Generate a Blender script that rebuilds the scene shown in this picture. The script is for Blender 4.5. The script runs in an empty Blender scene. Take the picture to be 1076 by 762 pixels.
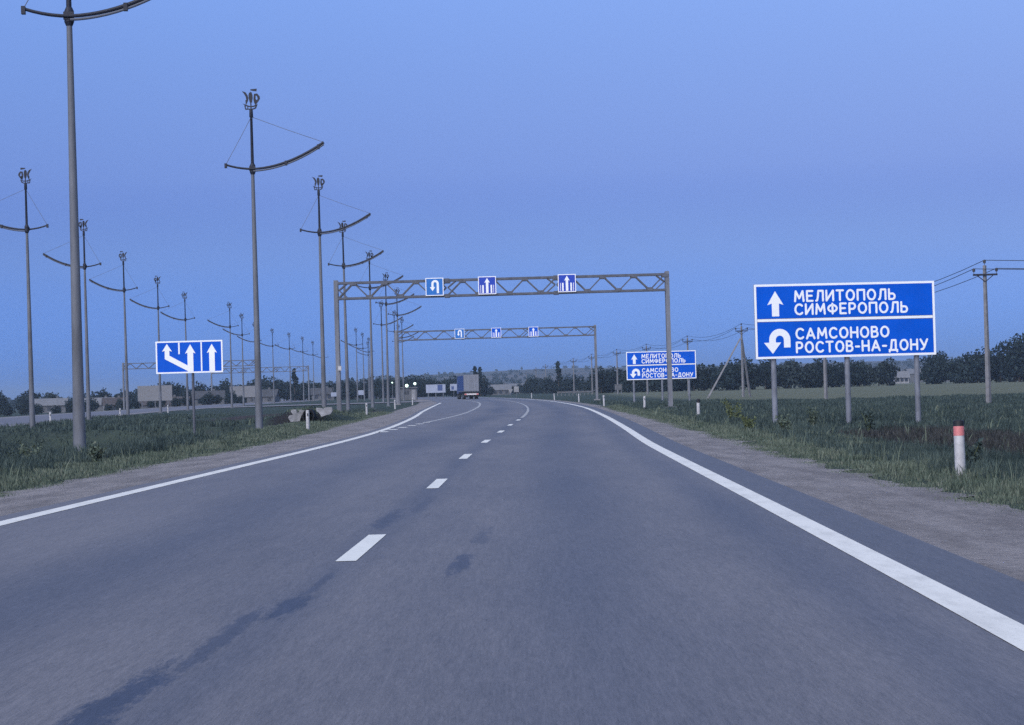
import bpy, math, random
import numpy as np
from mathutils import Matrix, Vector, Euler

scene = bpy.context.scene
R = math.radians

# ---------------------------------------------------------------- camera
cam_d = bpy.data.cameras.new('camera')
cam = bpy.data.objects.new('camera', cam_d)
scene.collection.objects.link(cam)
cam_d.sensor_width = 36.0
cam_d.lens = 71.93
cam_d.clip_start = 0.2
cam_d.clip_end = 30000
cam.matrix_world = Matrix.Translation((0, 0, 1.35)) @ Matrix.Rotation(R(90.76), 4, 'X') @ Matrix.Rotation(R(-1.6), 4, 'Z')
scene.camera = cam

# ---------------------------------------------------------------- sky, light, exposure
SUN_EL, SUN_AZ = 33.0, 205.0          # soft afterglow, high behind the camera
world = bpy.data.worlds.new('World')
scene.world = world
world.use_nodes = True
wn = world.node_tree
bg = wn.nodes['Background']
sky = wn.nodes.new('ShaderNodeTexSky')
sky.sky_type = 'NISHITA'
sky.sun_disc = False
sky.sun_elevation = R(SUN_EL)
sky.sun_rotation = R(SUN_AZ)
sky.ozone_density = 5.0
sky.dust_density = 0.5
tc = wn.nodes.new('ShaderNodeTexCoord')
sep = wn.nodes.new('ShaderNodeSeparateXYZ')
wn.links.new(tc.outputs['Generated'], sep.inputs[0])
ramp = wn.nodes.new('ShaderNodeValToRGB')
cr = ramp.color_ramp
cr.interpolation = 'CARDINAL'
STOPS = [(0.0, (.20, .44, 1.52)), (0.016, (.235, .465, 1.46)), (0.06, (.385, .490, 1.07)), (0.105, (.565, .560, .985)), (0.185, (1.0, .93, 1.28)), (0.26, (1.3, 1.2, 1.6)), (0.45, (2.2, 1.95, 1.9)), (1.0, (2.8, 2.45, 2.2))]
cr.elements[0].position = STOPS[0][0]
cr.elements[0].color = tuple(c / 4 for c in STOPS[0][1]) + (1,)
cr.elements[1].position = STOPS[-1][0]
cr.elements[1].color = tuple(c / 4 for c in STOPS[-1][1]) + (1,)
for p, c in STOPS[1:-1]:
    e = cr.elements.new(p)
    e.color = tuple(v / 4 for v in c) + (1,)
wn.links.new(sep.outputs['Z'], ramp.inputs[0])
mul = wn.nodes.new('ShaderNodeMix')
mul.data_type = 'RGBA'
mul.blend_type = 'MULTIPLY'
mul.clamp_result = False
mul.inputs['Factor'].default_value = 1.0
wn.links.new(sky.outputs[0], mul.inputs['A'])
wn.links.new(ramp.outputs[0], mul.inputs['B'])
# a touch greyer towards the right, bluer towards the left
lat = wn.nodes.new('ShaderNodeValToRGB')
lat.color_ramp.elements[0].position = .25
lat.color_ramp.elements[0].color = (.86, .93, .97, 1)
lat.color_ramp.elements[1].position = .75
lat.color_ramp.elements[1].color = (1.0, .97, .92, 1)
mr = wn.nodes.new('ShaderNodeMapRange')
mr.inputs['From Min'].default_value = -.5
mr.inputs['From Max'].default_value = .5
wn.links.new(sep.outputs['X'], mr.inputs['Value'])
wn.links.new(mr.outputs[0], lat.inputs[0])
mul2 = wn.nodes.new('ShaderNodeMix')
mul2.data_type = 'RGBA'
mul2.blend_type = 'MULTIPLY'
mul2.clamp_result = False
mul2.inputs['Factor'].default_value = 1.0
wn.links.new(mul.outputs['Result'], mul2.inputs['A'])
wn.links.new(lat.outputs[0], mul2.inputs['B'])
wn.links.new(mul2.outputs['Result'], bg.inputs['Color'])
bg.inputs['Strength'].default_value = 0.05 * 4 * 1.05

sun_d = bpy.data.lights.new('sun', 'SUN')
sun = bpy.data.objects.new('sun', sun_d)
scene.collection.objects.link(sun)
sun_d.energy = 1.5
sun_d.angle = R(70)
sun_d.color = (1.0, 0.93, 0.85)
sun.rotation_euler = Euler((R(90 - SUN_EL), 0, R(-25)))

vs = scene.view_settings
vs.view_transform = 'Standard'
vs.look = 'None'
vs.exposure = 1.0
vs.gamma = 1.0
vs.use_curve_mapping = False
scene.cycles.use_denoising = False
scene.cycles.max_bounces = 5
rng = random.Random(11)
nr = np.random.default_rng(5)

# ---------------------------------------------------------------- materials
MATS = {}


def mat(name, col, rough=0.7, var=0.15, scale=3.0, spec=0.3, metal=0.0, bump=0.0, bscale=None, col2=None, emit=None, coords='Object', stretch=None):
    m = bpy.data.materials.new(name)
    m.use_nodes = True
    nt = m.node_tree
    b = nt.nodes['Principled BSDF']
    b.inputs['Roughness'].default_value = rough
    b.inputs['Specular IOR Level'].default_value = spec
    b.inputs['Metallic'].default_value = metal
    t = nt.nodes.new('ShaderNodeTexCoord')
    n = nt.nodes.new('ShaderNodeTexNoise')
    n.inputs['Scale'].default_value = scale
    n.inputs['Detail'].default_value = 5
    n.inputs['Roughness'].default_value = 0.65
    src = t.outputs[coords]
    if stretch:
        mp = nt.nodes.new('ShaderNodeMapping')
        mp.inputs['Scale'].default_value = stretch
        nt.links.new(src, mp.inputs['Vector'])
        src = mp.outputs[0]
    nt.links.new(src, n.inputs['Vector'])
    r = nt.nodes.new('ShaderNodeValToRGB')
    c2 = col2 if col2 else tuple(c * (1 - var) for c in col)
    c1 = col if col2 else tuple(c * (1 + var) for c in col)
    r.color_ramp.elements[0].position = 0.33
    r.color_ramp.elements[0].color = (*c2, 1)
    r.color_ramp.elements[1].position = 0.67
    r.color_ramp.elements[1].color = (*c1, 1)
    nt.links.new(n.outputs['Fac'], r.inputs[0])
    nt.links.new(r.outputs[0], b.inputs['Base Color'])
    if bump:
        n2 = nt.nodes.new('ShaderNodeTexNoise')
        n2.inputs['Scale'].default_value = bscale or scale * 6
        n2.inputs['Detail'].default_value = 3
        nt.links.new(src, n2.inputs['Vector'])
        bp = nt.nodes.new('ShaderNodeBump')
        bp.inputs['Strength'].default_value = bump
        bp.inputs['Distance'].default_value = 0.03
        nt.links.new(n2.outputs['Fac'], bp.inputs['Height'])
        nt.links.new(bp.outputs[0], b.inputs['Normal'])
    if emit:
        b.inputs['Emission Color'].default_value = (*emit[0], 1)
        b.inputs['Emission Strength'].default_value = emit[1]
    MATS[name] = m
    return m


class NT:
    """small helper to wire node graphs"""
    def __init__(self, m):
        self.nt = m.node_tree
        self.b = self.nt.nodes['Principled BSDF']

    def n(self, kind, **kw):
        x = self.nt.nodes.new(kind)
        for k, v in kw.items():
            setattr(x, k, v)
        return x

    def set(self, sock, v):
        if hasattr(v, 'is_output'):
            self.nt.links.new(v, sock)
        else:
            sock.default_value = v

    def math(self, op, a, b=0.0, clamp=False):
        x = self.n('ShaderNodeMath', operation=op, use_clamp=clamp)
        self.set(x.inputs[0], a)
        self.set(x.inputs[1], b)
        return x.outputs[0]

    def noise(self, vec, scale, detail=4, rough=0.6):
        x = self.n('ShaderNodeTexNoise')
        self.set(x.inputs['Vector'], vec)
        x.inputs['Scale'].default_value = scale
        x.inputs['Detail'].default_value = detail
        x.inputs['Roughness'].default_value = rough
        return x.outputs['Fac']

    def mapping(self, vec, scale):
        x = self.n('ShaderNodeMapping')
        self.set(x.inputs['Vector'], vec)
        x.inputs['Scale'].default_value = scale
        return x.outputs[0]

    def step(self, v, lo, hi, a=0.0, b=1.0):
        x = self.n('ShaderNodeMapRange', interpolation_type='SMOOTHSTEP')
        self.set(x.inputs['Value'], v)
        x.inputs['From Min'].default_value = lo
        x.inputs['From Max'].default_value = hi
        x.inputs['To Min'].default_value = a
        x.inputs['To Max'].default_value = b
        return x.outputs[0]

    def mix(self, f, a, b, blend='MIX'):
        x = self.n('ShaderNodeMix', data_type='RGBA', blend_type=blend)
        self.set(x.inputs['Factor'], f)
        for s, v in (('A', a), ('B', b)):
            self.set(x.inputs[s], v if hasattr(v, 'is_output') else (*v, 1))
        return x.outputs['Result']

    def bump(self, h, strength, dist):
        x = self.n('ShaderNodeBump')
        self.set(x.inputs['Height'], h)
        x.inputs['Strength'].default_value = strength
        x.inputs['Distance'].default_value = dist
        self.nt.links.new(x.outputs[0], self.b.inputs['Normal'])


def new_mat(name, rough=0.85, spec=0.3):
    m = bpy.data.materials.new(name)
    m.use_nodes = True
    g = NT(m)
    g.b.inputs['Roughness'].default_value = rough
    g.b.inputs['Specular IOR Level'].default_value = spec
    MATS[name] = m
    return m, g


# asphalt: UV = (metres from the lane divider, metres along the road)
def asphalt_material():
    m, g = new_mat('asphalt', 0.55, 0.5)
    uv = g.n('ShaderNodeUVMap').outputs[0]
    pos = g.n('ShaderNodeTexCoord').outputs['Object']
    s = g.n('ShaderNodeSeparateXYZ')
    g.set(s.inputs[0], uv)
    u, v = s.outputs[0], s.outputs[1]
    base = g.mix(g.step(g.noise(g.mapping(pos, (0.5, 0.08, 1)), 1.0, 6, .7), .32, .68), (.130, .120, .128), (.180, .163, .164))
    # polished wheel paths, oil strip in between
    def band(c, w):
        d = g.math('ABSOLUTE', g.math('SUBTRACT', u, c))
        return g.step(d, 0.0, w, 1.0, 0.0)
    wob = g.step(g.noise(g.mapping(pos, (.25, .05, 1)), 1.0, 3), .3, .7, .4, 1.0)
    oil = g.math('MULTIPLY', g.math('ADD', g.math('ADD', band(1.9, 1.0), band(3.55, .5)), g.math('ADD', band(-1.9, 1.1), band(0.0, .35))), wob, clamp=True)
    base = g.mix(g.math('MULTIPLY', oil, .75), base, (.076, .078, .102))
    edge = g.step(g.math('ABSOLUTE', g.math('ADD', u, -4.5)), .15, .75, 1.0, 0.0)
    base = g.mix(g.math('MULTIPLY', edge, .65), base, (.082, .083, .100))
    # stains: bitumen bleeding along the divider, and one blotch in our lane
    nz = g.noise(g.mapping(pos, (3.5, .7, 1)), 1.0, 6, .8)
    nz2 = g.noise(g.mapping(pos, (13, 2.6, 1)), 1.0, 4, .8)
    def blot(cu, cv, ru, rv, amp, skew=0.0):
        du = g.math('DIVIDE', g.math('SUBTRACT', g.math('SUBTRACT', u, cu), g.math('MULTIPLY', g.math('SUBTRACT', v, cv), skew)), ru)
        dv = g.math('DIVIDE', g.math('SUBTRACT', v, cv), rv)
        d = g.math('SQRT', g.math('ADD', g.math('MULTIPLY', du, du), g.math('MULTIPLY', dv, dv)))
        d = g.math('ADD', d, g.math('ADD', g.math('MULTIPLY', g.math('SUBTRACT', nz, .5), 2.6), g.math('MULTIPLY', g.math('SUBTRACT', nz2, .5), 2.4)))
        return g.math('MULTIPLY', g.step(d, .45, 1.25, 1.0, 0.0), amp)
    st = blot(-.28, 9.3, .13, 1.5, .85)
    for args in ((-.18, 11.4, .07, 1.9, .6), (-.02, 13.2, .11, .75, .75), (.0, 14.6, .05, 1.1, .5), (-.10, 22.0, .13, 1.5, .55),
                 (.12, 24.5, .09, 2.0, .35), (.96, 16.1, .10, 1.0, .7), (1.02, 19.0, .09, 1.0, .4), (.35, 33, .10, 3.0, .2)):
        st = g.math('MAXIMUM', st, blot(*args))
    base = g.mix(st, base, (.028, .036, .068))
    mott = 0.0
    for sc, amp in (((70, 6, 1), 1.1), ((26, 1.8, 1), .75), ((9, .5, 1), .45), ((140, 40, 1), 1.3)):
        mott = g.math('ADD', mott, g.math('MULTIPLY', g.math('SUBTRACT', g.noise(g.mapping(pos, sc), 1.0, 3, .8), .5), amp))
    gain = g.math('MAXIMUM', g.math('ADD', mott, 1.0), .35)
    cmb = g.n('ShaderNodeCombineColor')
    for k in range(3):
        g.set(cmb.inputs[k], gain)
    base = g.mix(1.0, base, cmb.outputs[0], 'MULTIPLY')
    g.set(g.b.inputs['Base Color'], base)
    g.bump(g.noise(pos, 90.0, 3), .35, .006)
    return m


def paint_material(name, col, wear):
    m, g = new_mat(name, .6, .35)
    pos = g.n('ShaderNodeTexCoord').outputs['Object']
    n = g.noise(g.mapping(pos, (3, .8, 1)), 1.5, 6, .7)
    c = g.mix(g.step(n, .40, .75, 0, wear), col, tuple(x * .55 for x in col))
    c = g.mix(g.step(g.noise(pos, 60, 2), .62, .72, 0, .5), c, (.2, .2, .21))
    g.set(g.b.inputs['Base Color'], c)
    return m


def gravel_material():
    m, g = new_mat('gravel', .95, .15)
    pos = g.n('ShaderNodeTexCoord').outputs['Object']
    a = g.noise(g.mapping(pos, (1.4, .35, 1)), 1.0, 5, .65)
    c = g.mix(g.step(a, .32, .68), (.205, .190, .192), (.335, .308, .306))
    c = g.mix(g.step(g.noise(pos, 9, 5, .75), .45, .7, 0, .6), c, (.115, .105, .110))
    c = g.mix(g.step(g.noise(pos, 38, 3, .7), .55, .75, 0, .6), c, (.44, .42, .42))
    g.set(g.b.inputs['Base Color'], c)
    g.bump(g.noise(pos, 22, 5, .75), .9, .035)
    return m


def terrain_material():
    """grass, ploughed patches and far fields, from real positions"""
    m, g = new_mat('grassland', .95, .1)
    pos = g.n('ShaderNodeTexCoord').outputs['Object']
    s = g.n('ShaderNodeSeparateXYZ')
    g.set(s.inputs[0], pos)
    x, y = s.outputs[0], s.outputs[1]
    big = g.noise(g.mapping(pos, (.06, .03, 1)), 1.0, 5, .6)
    mid = g.noise(g.mapping(pos, (.6, .22, 1)), 1.0, 5, .7)
    fin = g.noise(pos, 5.0, 5, .75)
    c = g.mix(g.step(mid, .35, .65), (.036, .052, .050), (.060, .084, .068))
    c = g.mix(g.step(fin, .4, .7, 0, .6), c, (.082, .102, .080))
    # the crop beyond the meadow
    yy = g.math('ADD', y, g.math('MULTIPLY', g.math('SUBTRACT', big, .5), 60))
    crop = g.math('MULTIPLY', g.step(yy, 178, 215), g.step(x, 16, 24))
    cropc = g.mix(g.step(g.noise(g.mapping(pos, (.05, .5, 1)), 1.0, 4), .3, .7), (.130, .148, .104), (.166, .172, .120))
    c = g.mix(crop, c, cropc)
    # bare soil: burnt patch by the marker post, soil behind and over the culvert, the latter with shade painted in
    def patch(cx, cy, rx, ry, col, c):
        dx = g.math('DIVIDE', g.math('SUBTRACT', x, cx), rx)
        dy = g.math('DIVIDE', g.math('SUBTRACT', y, cy), ry)
        d = g.math('SQRT', g.math('ADD', g.math('MULTIPLY', dx, dx), g.math('MULTIPLY', dy, dy)))
        d = g.math('ADD', d, g.math('MULTIPLY', g.math('SUBTRACT', mid, .5), 1.2))
        f = g.math('MULTIPLY', g.step(d, .8, 1.1, 1.0, 0.0), g.step(fin, .2, .5, .55, 1.0))
        return g.mix(f, c, col)
    c = patch(10.5, 48, 2.3, 15, (.032, .036, .040), c)
    c = patch(-16.0, 150, 5.5, 40, (.070, .058, .058), c)
    c = patch(-11.2, 106, 1.7, 2.6, (.030, .030, .034), c)  # bank soil over the culvert, its shadow line painted in dark
    # distant fields and woods on the low hills
    far = g.step(y, 900, 1300)
    f1 = g.noise(g.mapping(pos, (.0028, .0012, 1)), 1.0, 3, .5)
    f2 = g.noise(g.mapping(pos, (.012, .005, 1)), 1.0, 5, .7)
    fc = g.mix(g.step(f1, .42, .58), (.070, .080, .078), (.125, .112, .110))
    fc = g.mix(g.step(f2, .52, .60, 0, .85), fc, (.030, .042, .044))
    c = g.mix(far, c, fc)
    g.set(g.b.inputs['Base Color'], c)
    g.bump(g.noise(pos, 4.0, 6, .8), 1.0, .12)
    return m


def blade_material(name, lo, hi, dry):
    m, g = new_mat(name, .8, .15)
    pos = g.n('ShaderNodeTexCoord').outputs['Object']
    c = g.mix(g.step(g.noise(pos, .7, 5, .7), .35, .65), lo, hi)
    c = g.mix(g.step(g.noise(pos, 9, 2), .55, .72, 0, .6), c, dry)
    g.set(g.b.inputs['Base Color'], c)
    return m


def leaf_material(name, lo, hi):
    m, g = new_mat(name, .8, .15)
    pos = g.n('ShaderNodeTexCoord').outputs['Object']
    oi = g.n('ShaderNodeObjectInfo')
    c = g.mix(g.step(g.noise(pos, 1.1, 4, .7), .35, .65), lo, hi)
    c = g.mix(g.math('MULTIPLY', oi.outputs['Random'], .55), c, tuple(v * .55 for v in lo))
    g.set(g.b.inputs['Base Color'], c)
    return m


asphalt_material()
paint_material('line_paint', (.86, .83, .76), .5)
paint_material('dash_paint', (.86, .84, .77), .25)
paint_material('worn_paint', (.44, .43, .42), .7)
gravel_material()
terrain_material()
blade_material('verge_blades', (.064, .092, .070), (.138, .168, .126), (.25, .25, .20))
blade_material('meadow_blades', (.026, .044, .046), (.074, .104, .092), (.13, .15, .125))
blade_material('dead_blades', (.028, .032, .034), (.058, .060, .060), (.13, .13, .12))
blade_material('weed_leaves', (.085, .115, .055), (.145, .165, .075), (.20, .20, .10))
leaf_material('dark_leaves', (.014, .027, .032), (.030, .048, .048))
leaf_material('poplar_leaves', (.014, .028, .034), (.024, .042, .042))
leaf_material('grey_leaves', (.022, .036, .040), (.042, .058, .056))
mat('bark', (.07, .055, .045), .9, .3, 6)
mat('galvanised', (.128, .138, .160), .6, .30, 2.0, .3, .0, .2, 30, stretch=(1, 1, .25))
mat('post_steel', (.165, .180, .215), .6, .30, 3.0, .4, .0, .2, 30, stretch=(1, 1, .6))
mat('dark_steel', (.012, .015, .028), .55, .2, 4, .4)  # near-black: silhouette of lamp post tops against the sky, painted into the colour
mat('strip_plastic', (.10, .115, .15), .45, .1, 4)
mat('truss_steel', (.086, .094, .116), .6, .28, 3.0, .4)
mat('column_steel', (.150, .160, .185), .6, .25, 1.5, .4, stretch=(1, 1, .35))
mat('gusset_steel', (.15, .14, .135), .6, .25, 5.0, .35)
mat('concrete', (.20, .20, .21), .9, .22, 2.5, .2, bump=.4, bscale=14)
mat('pale_concrete', (.26, .265, .28), .9, .4, 2.2, .2, bump=.9, bscale=10)
mat('sign_white', (.88, .90, .92), .45, .03, 4, .4)
mat('sign_blue', (.0004, .094, .58), .5, .10, 1.0, .12)
mat('sign_blue_dark', (.003, .045, .42), .42, .06, 3, .4)
mat('sign_blue_light', (.006, .15, .50), .42, .06, 3, .4)
mat('sign_back', (.17, .175, .19), .6, .2, 1.5, .4, stretch=(6, 1, 1))
mat('plastic_white', (.46, .46, .47), .5, .22, 9, .4)
mat('plastic_black', (.018, .018, .022), .5, .1, 8, .4)
mat('reflector_red', (.62, .20, .20), .35, .12, 30, .5)
mat('culvert_dark', (.012, .012, .014), .8, .2, 4)
mat('cable_black', (.025, .026, .03), .6, .1, 2)
mat('porcelain', (.05, .05, .055), .3, .1, 9, .5)
mat('tarp_blue', (.018, .050, .190), .5, .15, 1.5, .4)
mat('trailer_grey', (.18, .195, .23), .55, .12, 2.2, .4)
mat('chassis_black', (.015, .015, .017), .6, .2, 4)
mat('rubber', (.016, .016, .017), .85, .2, 6)
mat('bumper_white', (.62, .58, .58), .5, .08, 5)
mat('tail_red', (.55, .06, .06), .35, .05, 5)
mat('cab_white', (.06, .09, .22), .4, .08, 2)
mat('glass_dark', (.02, .025, .03), .1, .05, 2, .5)
mat('plaster_pale', (.26, .265, .28), .85, .2, 1.2)
mat('plaster_grey', (.115, .12, .13), .85, .2, 1.2)
mat('roof_pale', (.175, .18, .195), .8, .2, 1.5)
mat('roof_rust', (.075, .065, .065), .85, .25, 1.5)
mat('roof_dark', (.07, .072, .08), .8, .2, 1.5)
mat('window_dark', (.03, .035, .045), .25, .1, 2, .5)
mat('board_pale', (.30, .34, .44), .6, .1, 1.0)
mat('board_blue', (.05, .08, .20), .6, .1, 1.0)
mat('lamp_glow', (.8, .9, .85), .5, .02, 2, emit=((.68, 1.0, .82), 1.2))
mat('opp_gravel', (.23, .22, .235), .95, .2, .6)


# ---------------------------------------------------------------- mesh builder
class MB:
    def __init__(self):
        self.v, self.f = [], []

    def add(self, vs, fs):
        o = len(self.v)
        self.v += [tuple(p) for p in vs]
        self.f += [tuple(i + o for i in f) for f in fs]
        return self

    def box(self, c, s, rot=None):
        hx, hy, hz = s[0] / 2, s[1] / 2, s[2] / 2
        ps = [Vector((a * hx, b * hy, d * hz)) for d in (-1, 1) for b in (-1, 1) for a in (-1, 1)]
        if rot is not None:
            ps = [rot @ p for p in ps]
        ps = [p + Vector(c) for p in ps]
        return self.add(ps, [(0, 2, 3, 1), (4, 5, 7, 6), (0, 1, 5, 4), (2, 6, 7, 3), (0, 4, 6, 2), (1, 3, 7, 5)])

    def tube(self, pts, rad, n=10, cap=True):
        pts = [Vector(p) for p in pts]
        if not hasattr(rad, '__len__'):
            rad = [rad] * len(pts)
        vs, fs = [], []
        for i, p in enumerate(pts):
            a = pts[max(0, i - 1)]
            b = pts[min(len(pts) - 1, i + 1)]
            d = (b - a).normalized()
            ref = Vector((0, 0, 1)) if abs(d.z) < .9 else Vector((1, 0, 0))
            s = d.cross(ref).normalized()
            t = d.cross(s)
            for k in range(n):
                w = 2 * math.pi * k / n
                vs.append(p + (s * math.cos(w) + t * math.sin(w)) * rad[i])
        for i in range(len(pts) - 1):
            for k in range(n):
                k2 = (k + 1) % n
                fs.append((i * n + k, i * n + k2, (i + 1) * n + k2, (i + 1) * n + k))
        if cap:
            fs.append(tuple(range(n - 1, -1, -1)))
            fs.append(tuple((len(pts) - 1) * n + k for k in range(n)))
        return self.add(vs, fs)

    def bar(self, a, b, w, h=None):
        """square section bar from a to b"""
        a, b = Vector(a), Vector(b)
        d = b - a
        rot = d.to_track_quat('Z', 'Y').to_matrix()
        return self.box((a + b) / 2, (w, h or w, d.length), rot)

    def prism(self, outline, y0, y1, off=(0, 0)):
        """outline in the x,z plane, extruded from y0 to y1"""
        n = len(outline)
        vs = [(p[0] + off[0], y0, p[1] + off[1]) for p in outline] + [(p[0] + off[0], y1, p[1] + off[1]) for p in outline]
        fs = [tuple(range(n)), tuple(range(2 * n - 1, n - 1, -1))]
        for i in range(n):
            j = (i + 1) % n
            fs.append((i, i + n, j + n, j))
        return self.add(vs, fs)

    def build(self, name, m, parent=None, smooth=False):
        me = bpy.data.meshes.new(name)
        me.from_pydata(self.v, [], self.f)
        me.materials.append(MATS[m])
        if smooth:
            me.shade_smooth() if hasattr(me, 'shade_smooth') else None
            me.set_sharp_from_angle(angle=R(40))
        o = bpy.data.objects.new(name, me)
        scene.collection.objects.link(o)
        if parent is not None:
            o.parent = parent
        return o


def tag(o, label=None, cat=None, group=None, kind=None):
    for k, v in (('label', label), ('category', cat), ('group', group), ('kind', kind)):
        if v:
            o[k] = v
    return o


def empty(name, loc, rz=0.0, scale=1.0):
    o = bpy.data.objects.new(name, None)
    o.empty_display_size = .3
    o.location = loc
    o.rotation_euler = (0, 0, rz)
    o.scale = (scale,) * 3
    scene.collection.objects.link(o)
    return o


KIDS = {}


def freeze(root):
    """remember the tree of a finished prototype so that it can be copied without searching the scene"""
    for o in scene.collection.objects:
        if o.parent is not None:
            KIDS.setdefault(o.parent.name, [])
            if o.name not in KIDS[o.parent.name]:
                KIDS[o.parent.name].append(o.name)
    return root


def copy_tree(o, parent=None):
    c = o.copy()
    scene.collection.objects.link(c)
    if parent is not None:
        c.parent = parent
    for k in KIDS.get(o.name, []):
        copy_tree(bpy.data.objects[k], c)
    return c


# ---------------------------------------------------------------- lie of the land (metres; y runs along the road)
def curve(tbl):
    xs = np.array([p[0] for p in tbl], float)
    ys = np.array([p[1] for p in tbl], float)
    dm = np.gradient(ys, xs)

    def f(t):
        t = np.asarray(t, float)
        i = np.clip(np.searchsorted(xs, t) - 1, 0, len(xs) - 2)
        h = xs[i + 1] - xs[i]
        s = np.clip((t - xs[i]) / h, 0, 1)
        h00 = 2 * s ** 3 - 3 * s ** 2 + 1
        return h00 * ys[i] + (s ** 3 - 2 * s ** 2 + s) * h * dm[i] + (1 - h00) * ys[i + 1] + (s ** 3 - s ** 2) * h * dm[i + 1]
    return f


DIV = curve([(-60, -3.2), (-10, -2.0), (0, -1.76), (16, -1.40), (29, -1.16), (41, -1.03), (53, -.78), (65, -.46), (79, -.12), (92, .25), (110, .65), (132, .95), (160, 1.05), (195, .75), (232, -.05), (270, -1.5), (336, -4.9), (450, -14), (600, -31), (900, -80), (1200, -150)])
EDGE_R = curve([(-60, .9), (-10, 2.2), (0, 2.35), (11, 2.6), (22, 2.78), (34, 2.95), (47, 3.15), (66, 3.62), (90, 4.15), (110, 4.5), (140, 4.85), (175, 4.75), (205, 4.35), (232, 3.75), (270, 2.3), (336, -1.1), (450, -10.2), (600, -27), (900, -76), (1200, -146)])
EDGE_L = curve([(-60, -7.2), (-10, -6.2), (0, -6.02), (23, -5.82), (29, -5.66), (39, -5.38), (51, -5.05), (66, -4.80), (80, -4.82), (95, -5.05), (115, -5.5), (139, -6.2), (180, -7.2), (215, -8.0), (245, -8.7), (270, -9.8), (336, -13.2), (450, -22), (600, -39), (900, -88), (1200, -158)])
LANE2 = curve([(60, -4.75), (74, -4.5), (86, -4.05), (100, -3.55), (113, -3.15), (150, -2.85), (186, -3.05), (232, -3.95), (270, -5.5), (336, -8.9), (450, -18), (600, -35)])
GRAV_R = curve([(-60, 4.0), (-10, 5.2), (0, 5.35), (22, 5.4), (27, 5.25), (38, 5.25), (49, 5.5), (69, 5.7), (81, 5.95), (123, 6.3), (160, 6.7), (200, 6.2), (232, 5.6), (270, 4.1), (336, .7), (450, -8.2), (600, -25), (900, -74), (1200, -144)])
GRAV_L = curve([(-60, -9.4), (-10, -8.4), (0, -8.3), (32, -8.1), (47, -7.95), (55, -7.65), (78, -7.75), (112, -8.45), (143, -8.9), (180, -9.8), (219, -10.6), (245, -11.4), (270, -12.4), (336, -15.8), (450, -24.5), (600, -41.5), (900, -90), (1200, -160)])
OPP_R = curve([(-60, -14), (0, -19.5), (50, -23), (80, -25.6), (114, -28.9), (147, -32.2), (180, -35.6), (217, -39), (251, -41.3), (281, -42.4), (319, -44.2), (360, -46.6), (395, -47.6), (455, -48.6), (533, -51), (600, -54), (900, -101), (1200, -170)])


def sm(a, b, t):
    s = np.clip((np.asarray(t, float) - a) / (b - a), 0, 1)
    return s * s * (3 - 2 * s)


def hills(x, y):
    """low hills on the horizon"""
    rise = sm(900, 3400, y)
    prof = 27 + 4.5 * np.sin(x / 420 + .6) + 2.6 * np.sin(x / 150 + 2) + 1.2 * np.sin(x / 61)
    return rise * prof * (1 - .62 * sm(60, 420, -np.asarray(x, float)))


def ground(x, y):
    x = np.asarray(x, float)
    y = np.asarray(y, float)
    gr, gl, op = GRAV_R(y), GRAV_L(y), OPP_R(y)
    z = np.full(np.broadcast(x, y).shape, -.08)
    u = x - gr
    z = z - .10 * sm(.8, 4, u) - .26 * sm(4, 24, u) + .42 * sm(170, 430, y) * sm(8, 40, u)
    w = gl - x
    gap = np.maximum(gl - op, 1)
    t = np.clip((w - 3.3) / np.maximum(gap - 3.3, 1), 0, 1)
    fill = np.maximum(sm(103.6, 105.0, y), 0)
    ditch = 1.5 * np.sin(np.pi * t) ** 1.2 * (w > 0) * (x > op)
    z = z - ditch * (1 - fill) - .06 * np.sin(np.pi * t) * fill * (w > 0) * (x > op)
    z = z + .66 * sm(104.45, 105.6, y) * (1 - sm(108, 122, y)) * sm(8.6, 9.8, -x) * (1 - sm(11.4, 13.4, -x))
    lo = (op - 15) - x
    z = z - .6 * sm(0, 30, lo) - .5 * sm(200, 420, y) * sm(0, 25, lo)
    return z + hills(x, y)


def gz(x, y):
    return float(ground(x, y))


# ground sheet
def breaks(*segs):
    out = []
    for a, b, n in segs:
        out += list(np.linspace(a, b, n, endpoint=False))
    return out + [segs[-1][1]]


gx = np.array(breaks((-4000, -900, 10), (-900, -240, 14), (-240, -70, 34), (-70, 45, 116), (45, 200, 40), (200, 900, 16), (900, 4000, 10)))
gy = np.array(breaks((-60, 20, 24), (20, 103, 100), (103, 106, 16), (106, 210, 80), (210, 500, 80), (500, 1000, 36), (1000, 3600, 40), (3600, 7000, 6)))
GX, GY = np.meshgrid(gx, gy)
GZ = ground(GX, GY)
GZ = GZ + .03 * np.sin(GX * 1.7 + GY * .31) * np.sin(GY * .83 - GX * .4) * sm(1.5, 4, np.maximum(GX - GRAV_R(GY), GRAV_L(GY) - GX)) * (GY < 110) * (GX > OPP_R(GY) + 2)
nx, ny = len(gx), len(gy)
me = bpy.data.meshes.new('grassland')
idx = np.arange(nx * ny).reshape(ny, nx)
quads = np.stack([idx[:-1, :-1], idx[:-1, 1:], idx[1:, 1:], idx[1:, :-1]], -1).reshape(-1, 4)
me.from_pydata(np.stack([GX, GY, GZ], -1).reshape(-1, 3).tolist(), [], quads.tolist())
me.materials.append(MATS['grassland'])
me.shade_smooth()
go = bpy.data.objects.new('grassland', me)
scene.collection.objects.link(go)
tag(go, kind='structure')


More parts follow.
